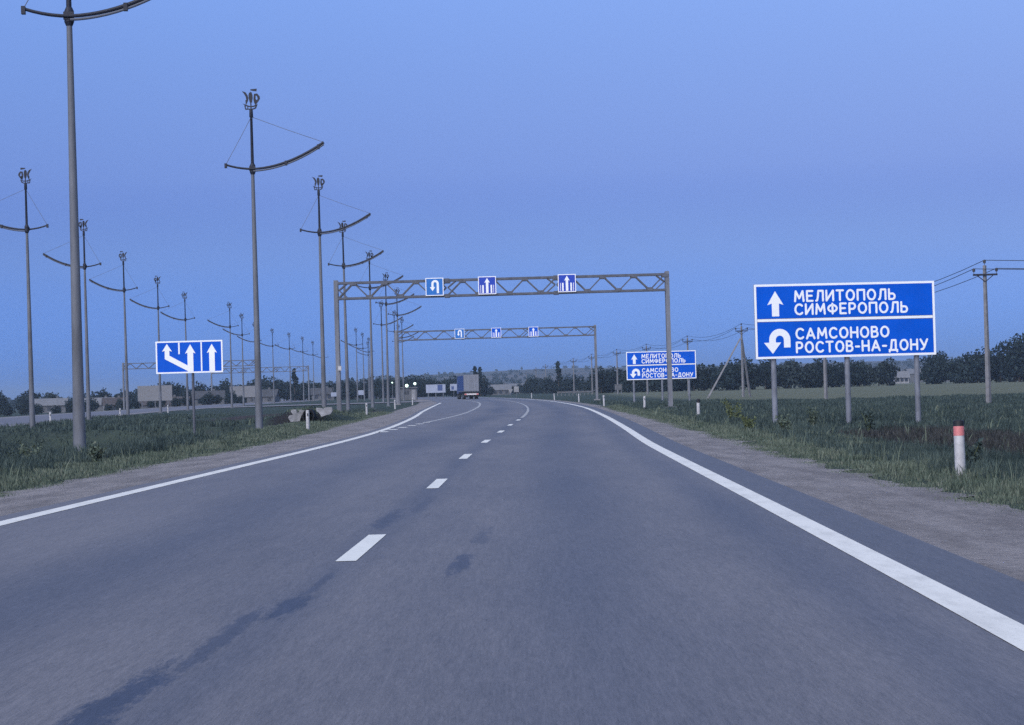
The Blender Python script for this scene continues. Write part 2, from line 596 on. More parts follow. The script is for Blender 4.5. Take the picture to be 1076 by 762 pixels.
def strip(name, m, left, right, y0, y1, step, z, nl=2, kind='structure', uv=False, zl=None, zr=None, jag=0.0, jagside=0):
    ys = np.arange(y0, y1 + step * .5, step)
    L, Rr = np.asarray(left(ys), float) + 0 * ys, np.asarray(right(ys), float) + 0 * ys
    if jag:
        j = nr.normal(0, jag, len(ys)) + jag * 1.2 * np.sin(ys * .9) * np.sin(ys * .37 + 1)
        if jagside < 0:
            L = L + j
        else:
            Rr = Rr + j
    vs, fs, uvs = [], [], []
    for i, y in enumerate(ys):
        for k in range(nl):
            t = k / (nl - 1)
            xx = L[i] * (1 - t) + Rr[i] * t
            zz = z if zl is None else zl * (1 - t) + zr * t
            vs.append((xx, y, zz))
            uvs.append((xx - float(DIV(y)), y))
    for i in range(len(ys) - 1):
        for k in range(nl - 1):
            a = i * nl + k
            fs.append((a, a + 1, a + nl + 1, a + nl))
    me = bpy.data.meshes.new(name)
    me.from_pydata(vs, [], fs)
    me.materials.append(MATS[m])
    if uv:
        lay = me.uv_layers.new(name='UVMap')
        for lp in me.loops:
            lay.data[lp.index].uv = uvs[lp.vertex_index]
    o = bpy.data.objects.new(name, me)
    scene.collection.objects.link(o)
    if kind:
        o['kind'] = kind
    return o


strip('road', 'asphalt', lambda y: EDGE_L(y) - .42, lambda y: EDGE_R(y) + .66, -60, 900, 1.5, 0.0, 14, uv=True)
strip('right_shoulder', 'gravel', lambda y: EDGE_R(y) + .5, lambda y: GRAV_R(y), -60, 640, .5, 0, 4, zl=-.012, zr=-.070, jag=.10, jagside=1)
strip('left_shoulder', 'gravel', lambda y: GRAV_L(y), lambda y: EDGE_L(y) - .3, -60, 640, .5, 0, 4, zl=-.070, zr=-.012, jag=.10, jagside=-1)
strip('edge_marking', 'line_paint', lambda y: EDGE_R(y) - .12, lambda y: EDGE_R(y) + .12, -60, 640, 1.5, .004)
strip('edge_marking', 'line_paint', lambda y: EDGE_L(y) - .12, lambda y: EDGE_L(y) + .12, -60, 246, 1.5, .004)
strip('divider_line', 'worn_paint', lambda y: DIV(y) - .08, lambda y: DIV(y) + .08, 97, 420, 1.5, .004)
strip('lane_line', 'worn_paint', lambda y: LANE2(y) - .10, lambda y: LANE2(y) + .10, 92, 420, 1.5, .004)
for k in range(-1, 7):
    y0 = 16.55 + 12.08 * k
    strip('lane_dash', 'dash_paint', lambda y: DIV(y) - .085, lambda y: DIV(y) + .085, y0, y0 + 3.0, 1.0, .004)
for k in range(6):
    y0 = 71.0 + 3.9 * k
    strip('short_dash', 'line_paint', lambda y: LANE2(y) - .17, lambda y: LANE2(y) + .17, y0, y0 + 1.2, .6, .004)
# the other carriageway and the crossover road between the two
strip('far_carriageway', 'opp_gravel', lambda y: OPP_R(y) - 15, lambda y: OPP_R(y), 40, 1000, 4, -.06, 3)
strip('far_asphalt', 'asphalt', lambda y: OPP_R(y) - 12.5, lambda y: OPP_R(y) - 2.2, 40, 1000, 4, -.055, 3, uv=True)
strip('crossover_road', 'opp_gravel', lambda y: OPP_R(y) - .3, lambda y: EDGE_L(y) - .5, 286, 316, 2, -.05, 3, zl=-.052, zr=-.006)


# ---------------------------------------------------------------- signs
def arrow_up(w, h, shaft, head):
    """outline of an upward arrow, foot at 0,0"""
    return [(-shaft / 2, 0), (shaft / 2, 0), (shaft / 2, h - head), (w / 2, h - head * 1.12), (0, h), (-w / 2, h - head * 1.12), (-shaft / 2, h - head)]


def uturn_mb(mb, cx, top, Ro, Ri, leg, hw, hh, y0, y1):
    """arrow that rises on the right, turns over and points down on the left"""
    n = 16
    cz = top - Ro
    out = [(cx + Ro * math.cos(math.pi * k / n), cz + Ro * math.sin(math.pi * k / n)) for k in range(n + 1)]
    inn = [(cx + Ri * math.cos(math.pi * k / n), cz + Ri * math.sin(math.pi * k / n)) for k in range(n + 1)]
    for k in range(n):
        mb.prism([out[k], out[k + 1], inn[k + 1], inn[k]], y0, y1)
    mb.prism([(cx + Ri, cz - leg), (cx + Ro, cz - leg), (cx + Ro, cz), (cx + Ri, cz)], y0, y1)
    m = cx - (Ro + Ri) / 2
    d = .35 * leg
    mb.prism([(cx - Ro, cz - d), (cx - Ri, cz - d), (cx - Ri, cz), (cx - Ro, cz)], y0, y1)
    mb.prism([(m - hw / 2, cz - d), (m, cz - d - hh), (m + hw / 2, cz - d)], y0, y1)


def frame_mb(mb, w, h, t, y0, y1):
    mb.box((0, (y0 + y1) / 2, h / 2 - t / 2), (w, y1 - y0, t))
    mb.box((0, (y0 + y1) / 2, -h / 2 + t / 2), (w, y1 - y0, t))
    for s in (-1, 1):
        mb.box((s * (w / 2 - t / 2), (y0 + y1) / 2, 0), (t, y1 - y0, h - 2 * t))


def arc(cx, cy, rx, ry, a0, a1, n=10):
    return [(cx + rx * math.cos(R(a0 + (a1 - a0) * k / n)), cy + ry * math.sin(R(a0 + (a1 - a0) * k / n))) for k in range(n + 1)]


# rounded heavy road lettering as strokes: (width, polylines); capitals run from 0 to 1
GLYPHS = {
    'М': (.86, [[(0, 0), (.08, 1), (.43, .28), (.78, 1), (.86, 0)]]),
    'Е': (.56, [[(.56, 1), (0, 1), (0, 0), (.56, 0)], [(0, .52), (.48, .52)]]),
    'Л': (.70, [[(0, 0), (.10, .04), (.17, .3), (.24, 1), (.70, 1), (.70, 0)]]),
    'И': (.68, [[(0, 1), (0, 0), (.68, 1), (.68, 0)]]),
    'Т': (.66, [[(0, 1), (.66, 1)], [(.33, 1), (.33, 0)]]),
    'О': (.76, [arc(.38, .5, .38, .5, 0, 360, 22)]),
    'П': (.68, [[(0, 0), (0, 1), (.68, 1), (.68, 0)]]),
    'Ь': (.58, [[(0, 1), (0, 0), (.34, 0)] + arc(.34, .28, .24, .28, -90, 90, 8) + [(0, .56)]]),
    'С': (.70, [arc(.40, .5, .40, .5, 45, 315, 18)]),
    'Ф': (.86, [arc(.43, .53, .43, .33, 0, 360, 22), [(.43, 1), (.43, 0)]]),
    'Р': (.58, [[(0, 0), (0, 1), (.32, 1)] + arc(.32, .71, .26, .29, 90, -90, 8) + [(0, .42)]]),
    'А': (.78, [[(0, 0), (.39, 1), (.78, 0)], [(.14, .30), (.64, .30)]]),
    'Н': (.66, [[(0, 0), (0, 1)], [(.66, 0), (.66, 1)], [(0, .5), (.66, .5)]]),
    'В': (.60, [[(.32, .54), (0, .54), (0, 1), (.32, 1)] + arc(.32, .77, .22, .23, 90, -90, 8) + arc(.34, .27, .26, .27, 90, -90, 8) + [(0, 0), (0, .54)]]),
    'Д': (.80, [[(0, -.16), (0, 0), (.80, 0), (.80, -.16)], [(.14, 0), (.26, 1), (.66, 1), (.66, 0)]]),
    'У': (.72, [[(0, 1), (.38, .34)], [(.72, 1), (.36, .18), (.24, .02), (.08, 0)]]),
    '-': (.34, [[(0, .44), (.34, .44)]]),
}


def text_mesh(body, x0, x1, zc, cap, y):
    """lettering run from x0 to x1, capitals `cap` tall, centred on zc"""
    sw = .205                                   # stroke weight
    gap = .16 + sw
    total = sum(GLYPHS[c][0] for c in body) + gap * (len(body) - 1) + sw
    kx = (x1 - x0) / total
    kz = cap / (1 + sw)
    mb = MB()
    cur = sw / 2
    lay = 0
    for c in body:
        w, lines = GLYPHS[c]
        for pl in lines:
            pts = [Vector((x0 + (cur + px) * kx, zc + (pz - .5) * kz)) for px, pz in pl]
            hw = sw * .5 * kz
            for p, q in zip(pts, pts[1:]):
                lay += 1
                d = (q - p).normalized()
                nrm = Vector((-d.y, d.x)) * hw
                mb.prism([tuple(p + nrm), tuple(q + nrm), tuple(q - nrm), tuple(p - nrm)], y - .0012 * (lay % 5), y + .006)
            for p in pts:
                lay += 1
                mb.prism([(p.x + hw * .99 * math.cos(2 * math.pi * k / 10), p.y + hw * .99 * math.sin(2 * math.pi * k / 10)) for k in range(10)], y - .0005 - .0012 * (lay % 5), y + .006)
        cur += w + gap
    me = bpy.data.meshes.new('lettering')
    me.from_pydata(mb.v, [], mb.f)
    me.materials.append(MATS['sign_white'])
    return me


def direction_sign():
    W, H, zc = 6.34, 2.54, 3.40
    root = empty('direction_sign', (0, 0, 0))
    pan = MB().box((0, 0, 0), (W, .05, H)).build('panel', 'sign_back', root)
    pan.location = (0, 0, zc)
    up = MB().box((0, -.029, .665), (W - .16, .006, 1.13)).build('upper_field', 'sign_blue', pan)
    lo = MB().box((0, -.029, -.625), (W - .16, .006, 1.21)).build('lower_field', 'sign_blue', pan)
    fr = MB()
    frame_mb(fr, W, H, .075, -.034, -.0255)
    fr.box((0, -.0297, .04), (W - .17, .0085, .085))
    fr.build('border', 'sign_white', pan)
    X = lambda u: (u - .5) * W
    Z = lambda v: (.5 - v) * H
    ar = MB()
    ar.prism(arrow_up(.56, .86, .25, .42), -.038, -.0325, (X(.115), Z(.432)))
    ar.build('straight_arrow', 'sign_white', pan)
    ut = MB()
    uturn_mb(ut, X(.134), Z(.60), .37, .14, .27, .60, .38, -.038, -.0325)
    ut.build('turning_arrow', 'sign_white', pan)
    for body, a, b, v in (('МЕЛИТОПОЛЬ', .219, .783, .168), ('СИМФЕРОПОЛЬ', .219, .850, .345), ('САМСОНОВО', .221, .742, .672), ('РОСТОВ-НА-ДОНУ', .221, .957, .856)):
        ob = bpy.data.objects.new('lettering', text_mesh(body, X(a), X(b), Z(v), .405, -.036))
        scene.collection.objects.link(ob)
        ob.parent = pan
    for px in (-2.52, .06, 2.52):
        MB().tube([(px, .13, -.4), (px, .13, 4.45)], .095, 12).build('post', 'post_steel', root, True)
    bk = MB()
    for z in (-.95, -.1, .8):
        bk.box((0, .04, z), (W - .3, .03, .07))
    bk.build('rail', 'galvanised', pan)
    return freeze(root)


ds = direction_sign()
ds.location = (11.44, 70, 0.02)
ds.rotation_euler = (0, 0, R(7))
tag(ds, 'largest blue direction sign on three posts, in the grass right of the road', 'road sign', 'blue direction signs on the right')
d2 = copy_tree(ds)
d2.location = (13.48, 185, gz(13.4, 185) - .02)
d2.rotation_euler = (0, 0, R(4))
tag(d2, 'smaller far blue direction sign with white place names, seen behind the gantry column', 'road sign', 'blue direction signs on the right')


def lane_sign_left():
    W, H = 2.42, 1.17
    root = empty('lane_sign', (-11.66, 74, gz(-11.66, 74)))
    tag(root, 'blue sign with three white lane arrows, one bending left, on a single post', 'road sign')
    pan = MB().box((0, 0, 0), (W, .04, H)).build('panel', 'sign_back', root)
    pan.location = (0, 0, 2.86 - gz(-11.66, 74))
    MB().box((0, -.024, 0), (W - .1, .006, H - .1)).build('blue_field', 'sign_blue', pan)
    fr = MB()
    frame_mb(fr, W, H, .052, -.031, -.0205)
    fr.build('border', 'sign_white', pan)
    a = MB()
    a.prism(arrow_up(.38, .99, .21, .30), -.036, -.028, (.04, -.535))
    ax, az = -.80, .0
    a.prism([(.04 - .10, -.51), (.04 - .10, -.31), (ax + .085, az + .06), (ax + .085, az + .24), (ax + .18, az + .21), (ax, az + .49), (ax - .18, az + .21), (ax - .085, az + .24), (ax - .085, az - .06)], -.0385, -.0365)
    a.build('branching_arrow', 'sign_white', pan)
    MB().prism(arrow_up(.37, .98, .20, .29), -.036, -.028, (.82, -.53)).build('straight_arrow', 'sign_white', pan)
    d = MB()
    for z0, z1 in ((.11, .525),):
        d.box((-.365, -.031, (z0 + z1) / 2), (.055, .008, z1 - z0))
    d.build('lane_divider', 'sign_white', pan)
    d = MB()
    d.box((.44, -.031, 0), (.05, .008, 1.04))
    d.build('lane_divider', 'sign_white', pan)
    MB().tube([(.10, .075, -.3), (.10, .075, 3.2)], .05, 12).build('post', 'truss_steel', root, True)
    return root


lane_sign_left()


# ---------------------------------------------------------------- gantries
def small_lane_sign(parent, x, kind, blue, y, z, label):
    S = 1.16
    pan = MB().box((0, 0, 0), (S, .04, S)).build('lane_sign', 'sign_back', parent)
    pan.location = (x, y, z)
    pan['label'] = label
    MB().box((0, -.024, 0), (S - .06, .006, S - .06)).build('blue_field', blue, pan)
    fr = MB()
    frame_mb(fr, S, S, .05, -.031, -.0205)
    fr.build('border', 'sign_white', pan)
    a = MB()
    if kind == 'turn':
        uturn_mb(a, .04, .44, .24, .10, .62, .34, .26, -.036, -.027)
    else:
        a.prism(arrow_up(.36, .98, .16, .28), -.036, -.027, (0, -.50))
        for s in (-1, 1):
            a.box((s * .27, -.0315, -.24), (.10, .009, .52))
            a.box((s * .42, -.0315, -.24), (.035, .009, .52))
    a.build('arrow', 'sign_white', pan)


def gantry(name_label, x0, x1, y, rz, signs, ztop=8.64, zbot=7.56, faces=True):
    cx = (x0 + x1) / 2
    zg = 0.0
    root = empty('road_gantry', (cx, y, zg), rz)
    tag(root, name_label, 'gantry', 'overhead gantries across the road')
    L = x1 - x0
    for s in (-1, 1):
        c = MB()
        xx = s * L / 2
        zb = gz(cx + xx, y) - .3
        for dy in (-.30, .30):
            c.box((xx, dy, (zb + ztop + .12) / 2), (.26, .17, ztop + .12 - zb))
        k = zb + .6
        while k < ztop - .6:
            c.box((xx, 0, k), (.17, .44, .10))
            k += 1.1
        col = c.build('column', 'column_steel', root)
        MB().box((xx, 0, zb + .32), (.75, 1.1, .24)).build('footing', 'concrete', col)
    chords = MB()
    dg = MB()
    gs = dg
    xa, xb = -L / 2 + .13, L / 2 - .13
    for dy in (-.36, .36):
        for z in (ztop - .07, zbot):
            chords.box((0, dy, z), (xb - xa, .12, .14))
    nsec = 3
    sl = (xb - xa) / nsec
    for sec in range(nsec):
        s0 = xa + sec * sl
        nz_ = 7
        for dy in (-.36, .36):
            for k in range(nz_):
                a = s0 + sl * k / nz_
                b = s0 + sl * (k + 1) / nz_
                up = (k % 2 == 0)
                dg.bar((a, dy, zbot if up else ztop - .07), (b, dy, ztop - .07 if up else zbot), .075)
                gx_ = b
                gz_ = (ztop - .15) if up else zbot + .08
                gs.box((gx_, dy + (.066 if dy > 0 else -.066), gz_), (.42, .012, .20))
            # the crossed diagonals at the ends of a section
            a, b = s0 + .05, s0 + sl / nz_ * 1.15
            dg.bar((a, dy * .92, (ztop + zbot) / 2), ((a + b) / 2, dy * .92, zbot + .05), .07)
            dg.bar((a, dy * .92, (ztop + zbot) / 2), ((a + b) / 2, dy * .92, ztop - .1), .07)
            e = s0 + sl
            dg.bar((e - .05, dy * .92, (ztop + zbot) / 2), (e - sl / nz_ * .6, dy * .92, ztop - .1), .07)
            dg.bar((e - .05, dy * .92, (ztop + zbot) / 2), (e - sl / nz_ * .6, dy * .92, zbot + .05), .07)
        if sec:
            for dy in (-.36, .36):
                for z in (ztop - .07, zbot):
                    gs.box((s0, dy, z), (.34, .17, .22))
    n = 14
    for k in range(n + 1):
        xx = xa + .1 + (xb - xa - .2) * k / n
        for z in (ztop - .07, zbot):
            dg.bar((xx, -.30, z), (xx, .30, z), .06)
    chords.build('chords', 'truss_steel', root)
    dg.build('lattice', 'truss_steel', root)
    for (sx, kind, blue, lab) in signs:
        small_lane_sign(root, sx - cx, kind, blue, -.52, (ztop + zbot) / 2 + .05, lab)
    return root


S1 = [(-4.88, 'turn', 'sign_blue_light', 'blue sign with a white U turn arrow'),
      (-1.47, 'lanes', 'sign_blue_dark', 'dark blue sign with one tall white arrow, middle of the gantry'),
      (3.70, 'lanes', 'sign_blue_dark', 'dark blue sign with one tall white arrow, right part of the gantry')]
g1 = gantry('nearest steel gantry spanning the road, with three square blue lane signs', -11.30, 10.22, 133, 0, S1)
MB().box((-10.62, -.48, 3.05), (.22, .16, .30)).build('sensor_box', 'plastic_white', g1).location = (0, 0, 0)  # small white box on the left column
S2 = [(-6.12, 'turn', 'sign_blue_light', 'blue sign with a white U turn arrow'),
      (-1.77, 'lanes', 'sign_blue', 'square blue sign with one tall white arrow, middle of the gantry'),
      (2.64, 'lanes', 'sign_blue', 'square blue sign with one tall white arrow, right part of the gantry')]
gantry('second steel gantry over our road, smaller and seen beneath the nearest one', -13.69, 9.97, 243, 0, S2)
gantry('distant steel gantry over the far carriageway, partly behind the lane arrow sign', -76.4, -50.4, 402, 0, [], 8.64, 7.5)
gantry('most distant steel gantry at left, its right column between far lamp posts', -74.4, -50.4, 506, 0, [], 8.60, 7.4)


# ---------------------------------------------------------------- lamp posts with the sailing ship
def lamp_post():
    root = empty('lamp_post', (0, 0, 0))
    zj, zt = 11.15, 13.70
    sh = MB()
    sh.tube([(0, 0, -.4), (0, 0, 1.2), (0, 0, 1.25), (0, 0, zj - .1)], [.168, .152, .146, .072], 14)
    sh.box((0, 0, .02), (.50, .50, .05))
    sh.build('shaft', 'galvanised', root, True)
    hub = MB()
    hub.tube([(0, 0, zj - .22), (0, 0, zj - .12), (0, 0, zj + .15), (0, 0, zj + .25)], [.085, .125, .125, .08], 12)
    hub.box((0, -.11, zj + .02), (.26, .05, .2))
    hub.build('hub', 'dark_steel', root)
    ms = MB()
    ms.tube([(0, 0, zj - .1), (0, 0, zt - .35), (0, 0, zt - .30), (0, 0, zt)], [.072, .055, .085, .075], 10)
    ms.build('mast', 'dark_steel', root, True)  # darker than the shaft below: backlit tone put into the colour
    N = 18
    # a curved crossbar: short end left, long end sweeping up to the right
    def bow(t):
        x = -1.12 + t * (3.08 + 1.12)
        if x < 0:
            z = .20 * (x / 1.12) ** 2 * .9 + .02 * abs(x)
        else:
            z = 1.06 * (x / 3.08) ** 1.9
        return x, z
    pts = [bow(k / N) for k in range(N + 1)]
    ab = MB()
    ab.tube([(x, -.16, zj + z) for x, z in pts], [.042 + .018 * k / N for k in range(N + 1)], 8)
    for k in (0, 11, N - 1):
        x, z = pts[k]
        ab.box((x, -.16, zj + z - .04), (.10, .14, .20))
    ab.build('crossbar', 'dark_steel', root, True)
    st = MB()
    st.tube([(x, -.16, zj + z - .092) for x, z in pts[5:]], .036, 8)
    st.build('light_strip', 'strip_plastic', root, True)
    for (x, z) in (pts[0], pts[-1]):
        MB().tube([(x, -.16, zj + z), (x * .5, -.08, (zj + z + zt - .3) / 2 - .02), (0, 0, zt - .3)], .011, 5).build('stay_cable', 'galvanised', root)
    s = .00245
    P = lambda pl: [((x - 488) * s, (470 - y) * s) for x, y in pl]
    em = MB()
    e = lambda pl: em.prism(P(pl), -.02, .02, (0, zt))
    e([(478, 470), (476, 160), (494, 160), (500, 470)])
    e([(335, 140), (400, 163), (434, 215), (447, 262), (441, 310), (416, 360), (398, 378), (404, 330), (410, 290), (400, 240), (372, 188)])
    e([(460, 172), (506, 164), (520, 215), (522, 268), (508, 345), (470, 345), (452, 270), (450, 215)])
    e([(535, 300), (610, 300), (592, 365), (560, 388)])
    e([(395, 300), (440, 290), (420, 360), (398, 380)])
    e([(545, 195), (602, 188), (642, 235), (650, 275), (628, 315), (600, 305), (608, 270), (592, 230), (556, 215)])
    e([(545, 195), (575, 222), (572, 280), (590, 312), (628, 315), (592, 360), (562, 385), (540, 335), (534, 290)])
    e([(486, 112), (596, 104), (590, 150), (535, 143), (486, 132)])
    e([(342, 360), (402, 378), (458, 402), (530, 402), (604, 372), (598, 398), (532, 424), (456, 424), (398, 402)])
    e([(372, 392), (396, 396), (402, 446), (460, 450), (520, 448), (545, 440), (572, 410), (594, 400), (580, 446), (540, 466), (388, 468)])
    e([(425, 408), (440, 408), (440, 452), (425, 452)])
    em.build('ship_emblem', 'dark_steel', root)
    return freeze(root)


lp = lamp_post()
ROW1 = [(-11.04, 52), (-10.85, 87.3), (-11.3, 122.4), (-12.5, 155), (-12.9, 188), (-13.6, 223), (-14.2, 256), (-18.36, 290), (-18.5, 325), (-19.2, 360), (-21.7, 392)]
ROW1B = [(-30.65, 404), (-31.7, 437), (-33.2, 476), (-36, 512)]
ROW2 = [(-26.8, 114), (-30.5, 147), (-33.9, 180), (-37.4, 217), (-39.9, 251), (-38.6, 281), (-42.0, 319), (-45.2, 360), (-46.1, 395), (-45.9, 423), (-46.5, 455), (-48.0, 494), (-49.0, 533)]
ORD = ['first', 'second', 'third', 'fourth', 'fifth', 'sixth', 'seventh', 'eighth', 'ninth', 'tenth', 'eleventh', 'twelfth', 'thirteenth', 'fourteenth', 'fifteenth']
LAB1 = {0: 'nearest and thickest lamp post, its curved crossbar cut by the top of the picture',
        1: 'second nearest lamp post on our left verge, ship emblem and whole crossbar against open sky',
        2: 'lamp post rising behind the pale culvert walls, third along our left verge',
        3: 'lamp post right beside the left column of the nearest gantry, ship above the truss',
        4: 'lamp post whose ship emblem stands in front of a longer crossbar above the near gantry'}
LAB2 = {0: 'leftmost lamp post of the far row, ship emblem near the left picture edge',
        1: 'lamp post of the far row just right of the nearest thick lamp post',
        2: 'third lamp post of the far row, in the open sky left of the arrow sign'}
first = True
for rows, rot, lab, txt, grp in ((ROW1, 0, LAB1, '%s lamp post from the camera along our left verge', 'lamp posts along our left verge'),
                                 (ROW1B, 180, {}, '%s of the small lamp posts where the far road bends, seen between nearer posts', 'distant lamp posts at the bend'),
                                 (ROW2, 180, LAB2, '%s lamp post from the left in the row beyond the grass median', 'lamp posts beyond the grass median')):
    for i, (x, y) in enumerate(rows):
        o = lp if first else copy_tree(lp)
        first = False
        o.location = (x, y, gz(x, y) + (.08 if y == 52 else 0))
        o.rotation_euler = (R(rng.uniform(-.3, .3)), R(rng.uniform(-.3, .3)), R(rot + rng.uniform(-5, 5)))
        tag(o, lab.get(i, txt % ORD[i]), 'lamp post', grp)


# ---------------------------------------------------------------- marker posts
def marker_post(kind):
    root = empty('marker_post', (0, 0, 0))
    o = MB().tube([(0, 0, -.2), (0, 0, .50), (0, 0, .62), (0, 0, .80), (0, 0, .815)], [.075, .075, .075, .075, .06], 14).build('body', 'plastic_white', root, True)
    if kind == 'red':
        MB().tube([(0, 0, .60), (0, 0, .735)], .0775, 14).build('reflector', 'reflector_red', root, True)
        MB().tube([(0, 0, .736), (0, 0, .806), (0, 0, .822)], [.0775, .0775, .062], 14).build('cap', 'plastic_black', root, True)
    elif kind == 'black':
        MB().tube([(0, 0, .66), (0, 0, .806), (0, 0, .822)], [.0775, .0775, .062], 14).build('cap', 'plastic_black', root, True)
    else:
        MB().box((.01, -.074, .63), (.05, .012, .12)).build('reflector', 'plastic_black', root)
    return freeze(root)


mk = {k: marker_post(k) for k in ('red', 'black', 'plain')}
used = set()
MK = [('red', 6.35, 29.2, 'white marker post with a red band and black cap, largest, at the right picture edge'),
      ('black', 7.95, 88, 'white marker post with a black cap left of the largest sign'),
      ('plain', 7.95, 124, 'white marker post in the verge under the far direction sign'),
      ('plain', 6.75, 152, 'small white marker post right of the foot of the second gantry'),
      ('plain', 6.6, 205, 'small white marker post just left of the foot of the second gantry'),
      ('plain', 5.0, 247, 'tiny white marker post where the right edge line fades at the bend'),
      ('plain', 2.9, 318, 'tiniest white marker post on the right, beyond the bend'),
      ('plain', -8.35, 83, 'white marker post in front of the black culvert mouth'),
      ('plain', -9.6, 134, 'white marker post on the left verge just past the near gantry column'),
      ('plain', -10.45, 181, 'third white marker post along our left verge'),
      ('plain', -11.3, 230, 'fourth and smallest white marker post along our left verge, by the grey booth'),
      ('plain', -29.4, 130, 'white marker post at the far carriageway, left of the nearest thick lamp post'),
      ('plain', -31.7, 165, 'white marker post at the far carriageway, right of the nearest thick lamp post'),
      ('plain', -36.6, 217, 'white marker post under the grey sign back across the median')]
for k, x, y, lab in MK:
    o = copy_tree(mk[k]) if k in used else mk[k]
    used.add(k)
    o.location = (x, y, gz(x, y))
    o.rotation_euler = (R(rng.uniform(-1.5, 1.5)), R(rng.uniform(-1.5, 1.5)), 0)
    o.scale = (1.0, 1.0, 1.0) if k == 'red' else (.95, .95, 1.02)
    tag(o, lab, 'marker post', 'marker posts at the road edges')


# ---------------------------------------------------------------- culvert in the median
def culvert():
    y = 104.4
    root = empty('culvert', (-10.5, y, 0))
    tag(root, 'pale broken concrete culvert walls with a black pipe mouth on the left verge', 'culvert')
    s = .0036
    P = lambda pl: [((x - 460) * s, (330 - yy) * s) for x, yy in pl]
    MB().prism(P([(165, 345), (182, 318), (238, 306), (205, 262), (212, 235), (285, 233), (291, 282), (318, 276), (330, 238), (402, 250), (352, 330), (326, 405), (200, 408)]), -.16, .16).build('headwall', 'pale_concrete', root)
    MB().prism(P([(566, 218), (640, 223), (662, 236), (700, 214), (790, 214), (797, 262), (768, 312), (686, 330), (640, 346), (606, 292), (568, 262)]), -.14, .14).build('headwall', 'pale_concrete', root)
    pp = MB()
    n = 24
    Ro, Ri = .33, .27
    vs, fs = [], []
    for (yy, r) in ((-.5, Ri), (-.5, Ro), (.9, Ro), (.9, Ri)):
        for k in range(n):
            w = 2 * math.pi * k / n
            vs.append((r * math.cos(w) * .9, yy, r * math.sin(w) * 1.08))
    for j in range(4):
        for k in range(n):
            a, b = j * n + k, j * n + (k + 1) % n
            c, d = ((j + 1) % 4) * n + (k + 1) % n, ((j + 1) % 4) * n + k
            fs.append((a, b, c, d))
    pp.add(vs, fs)
    pp.prism([(Ri * .9 * math.cos(2 * math.pi * k / n), Ri * 1.08 * math.sin(2 * math.pi * k / n)) for k in range(n)], .75, .8)
    pp.build('pipe', 'culvert_dark', root)
    root.location = (-10.42, y, .30)
    # the earth bank over it
    return root


culvert()


# ---------------------------------------------------------------- power line
def utility_pole(x, y, label, struts=(), rz=0):
    z = gz(x, y)
    root = empty('utility_pole', (x, y, z), rz)
    tag(root, label, 'utility pole', 'concrete poles of the power line')
    b = MB()
    b.tube([(0, 0, -.4), (0, 0, 8.85)], [.185, .115], 4)
    b.build('pole', 'concrete', root)
    c = MB()
    c.box((0, -.13, 8.25), (1.55, .09, .12))
    c.bar((-.5, -.10, 8.2), (0, -.10, 7.8), .05)
    c.bar((.5, -.10, 8.2), (0, -.10, 7.8), .05)
    c.build('crossarm', 'dark_steel', root)
    for px, pz in ((-.72, 8.31), (.72, 8.31), (0, 8.85)):
        m = MB()
        m.tube([(px, -.13 if px else 0, pz), (px, -.13 if px else 0, pz + .12), (px, -.13 if px else 0, pz + .14), (px, -.13 if px else 0, pz + .30), (px, -.13 if px else 0, pz + .36)], [.02, .02, .085, .10, .05], 8)
        m.build('insulator', 'porcelain', root)
    for dx, dy in struts:
        MB().tube([(dx, dy, -.3), (dx * .04, dy * .04, 7.3)], [.15, .11], 4).build('strut', 'concrete', root)
    return [Vector((x + px, y - (.13 if px else 0), z + pz + .33)) for px, pz in ((-.72, 8.31), (0, 8.85), (.72, 8.31))]


UP = [(30.2, 130, 'nearest utility pole with insulators, right of the largest sign', ()),
      (29.05, 190, 'utility pole whose foot shows below the largest sign', ()),
      (28.7, 255, 'utility pole propped by a long slanting strut, between the two direction signs', ((-5.0, -4), (1.1, 2))),
      (27.0, 314, 'utility pole rising behind the right half of the far direction sign', ()),
      (24.5, 372, 'utility pole rising behind the middle of the far direction sign', ()),
      (21.4, 417, 'utility pole just left of the far direction sign', ()),
      (18.3, 470, 'utility pole touching the right column of the second gantry', ()),
      (15.9, 530, 'first utility pole left of the second gantry column', ()),
      (12.9, 580, 'second utility pole left of the second gantry column', ()),
      (10.6, 650, 'third utility pole left of the second gantry column', ()),
      (8.5, 735, 'fourth utility pole left of the second gantry column', ()),
      (6.2, 900, 'most distant utility pole, leftmost of the line', ())]
tips = [utility_pole(*u) for u in UP]
off = utility_pole(78, 121, 'utility pole where the power line turns off to the right', rz=R(80))
chain = [off] + tips
for w, lab in ((0, 'lower left cable of the power line along the right side'), (1, 'topmost cable of the power line along the right side'), (2, 'lower right cable of the power line along the right side')):
    m = MB()
    for a, b in zip(chain, chain[1:]):
        p, q = a[w], b[w]
        sag = (q - p).length * .014
        m.tube([p.lerp(q, t / 10) - Vector((0, 0, 4 * sag * (t / 10) * (1 - t / 10))) for t in range(11)], .022, 5)
    tag(m.build('power_cable', 'cable_black'), lab, 'cable', 'cables of the power line')


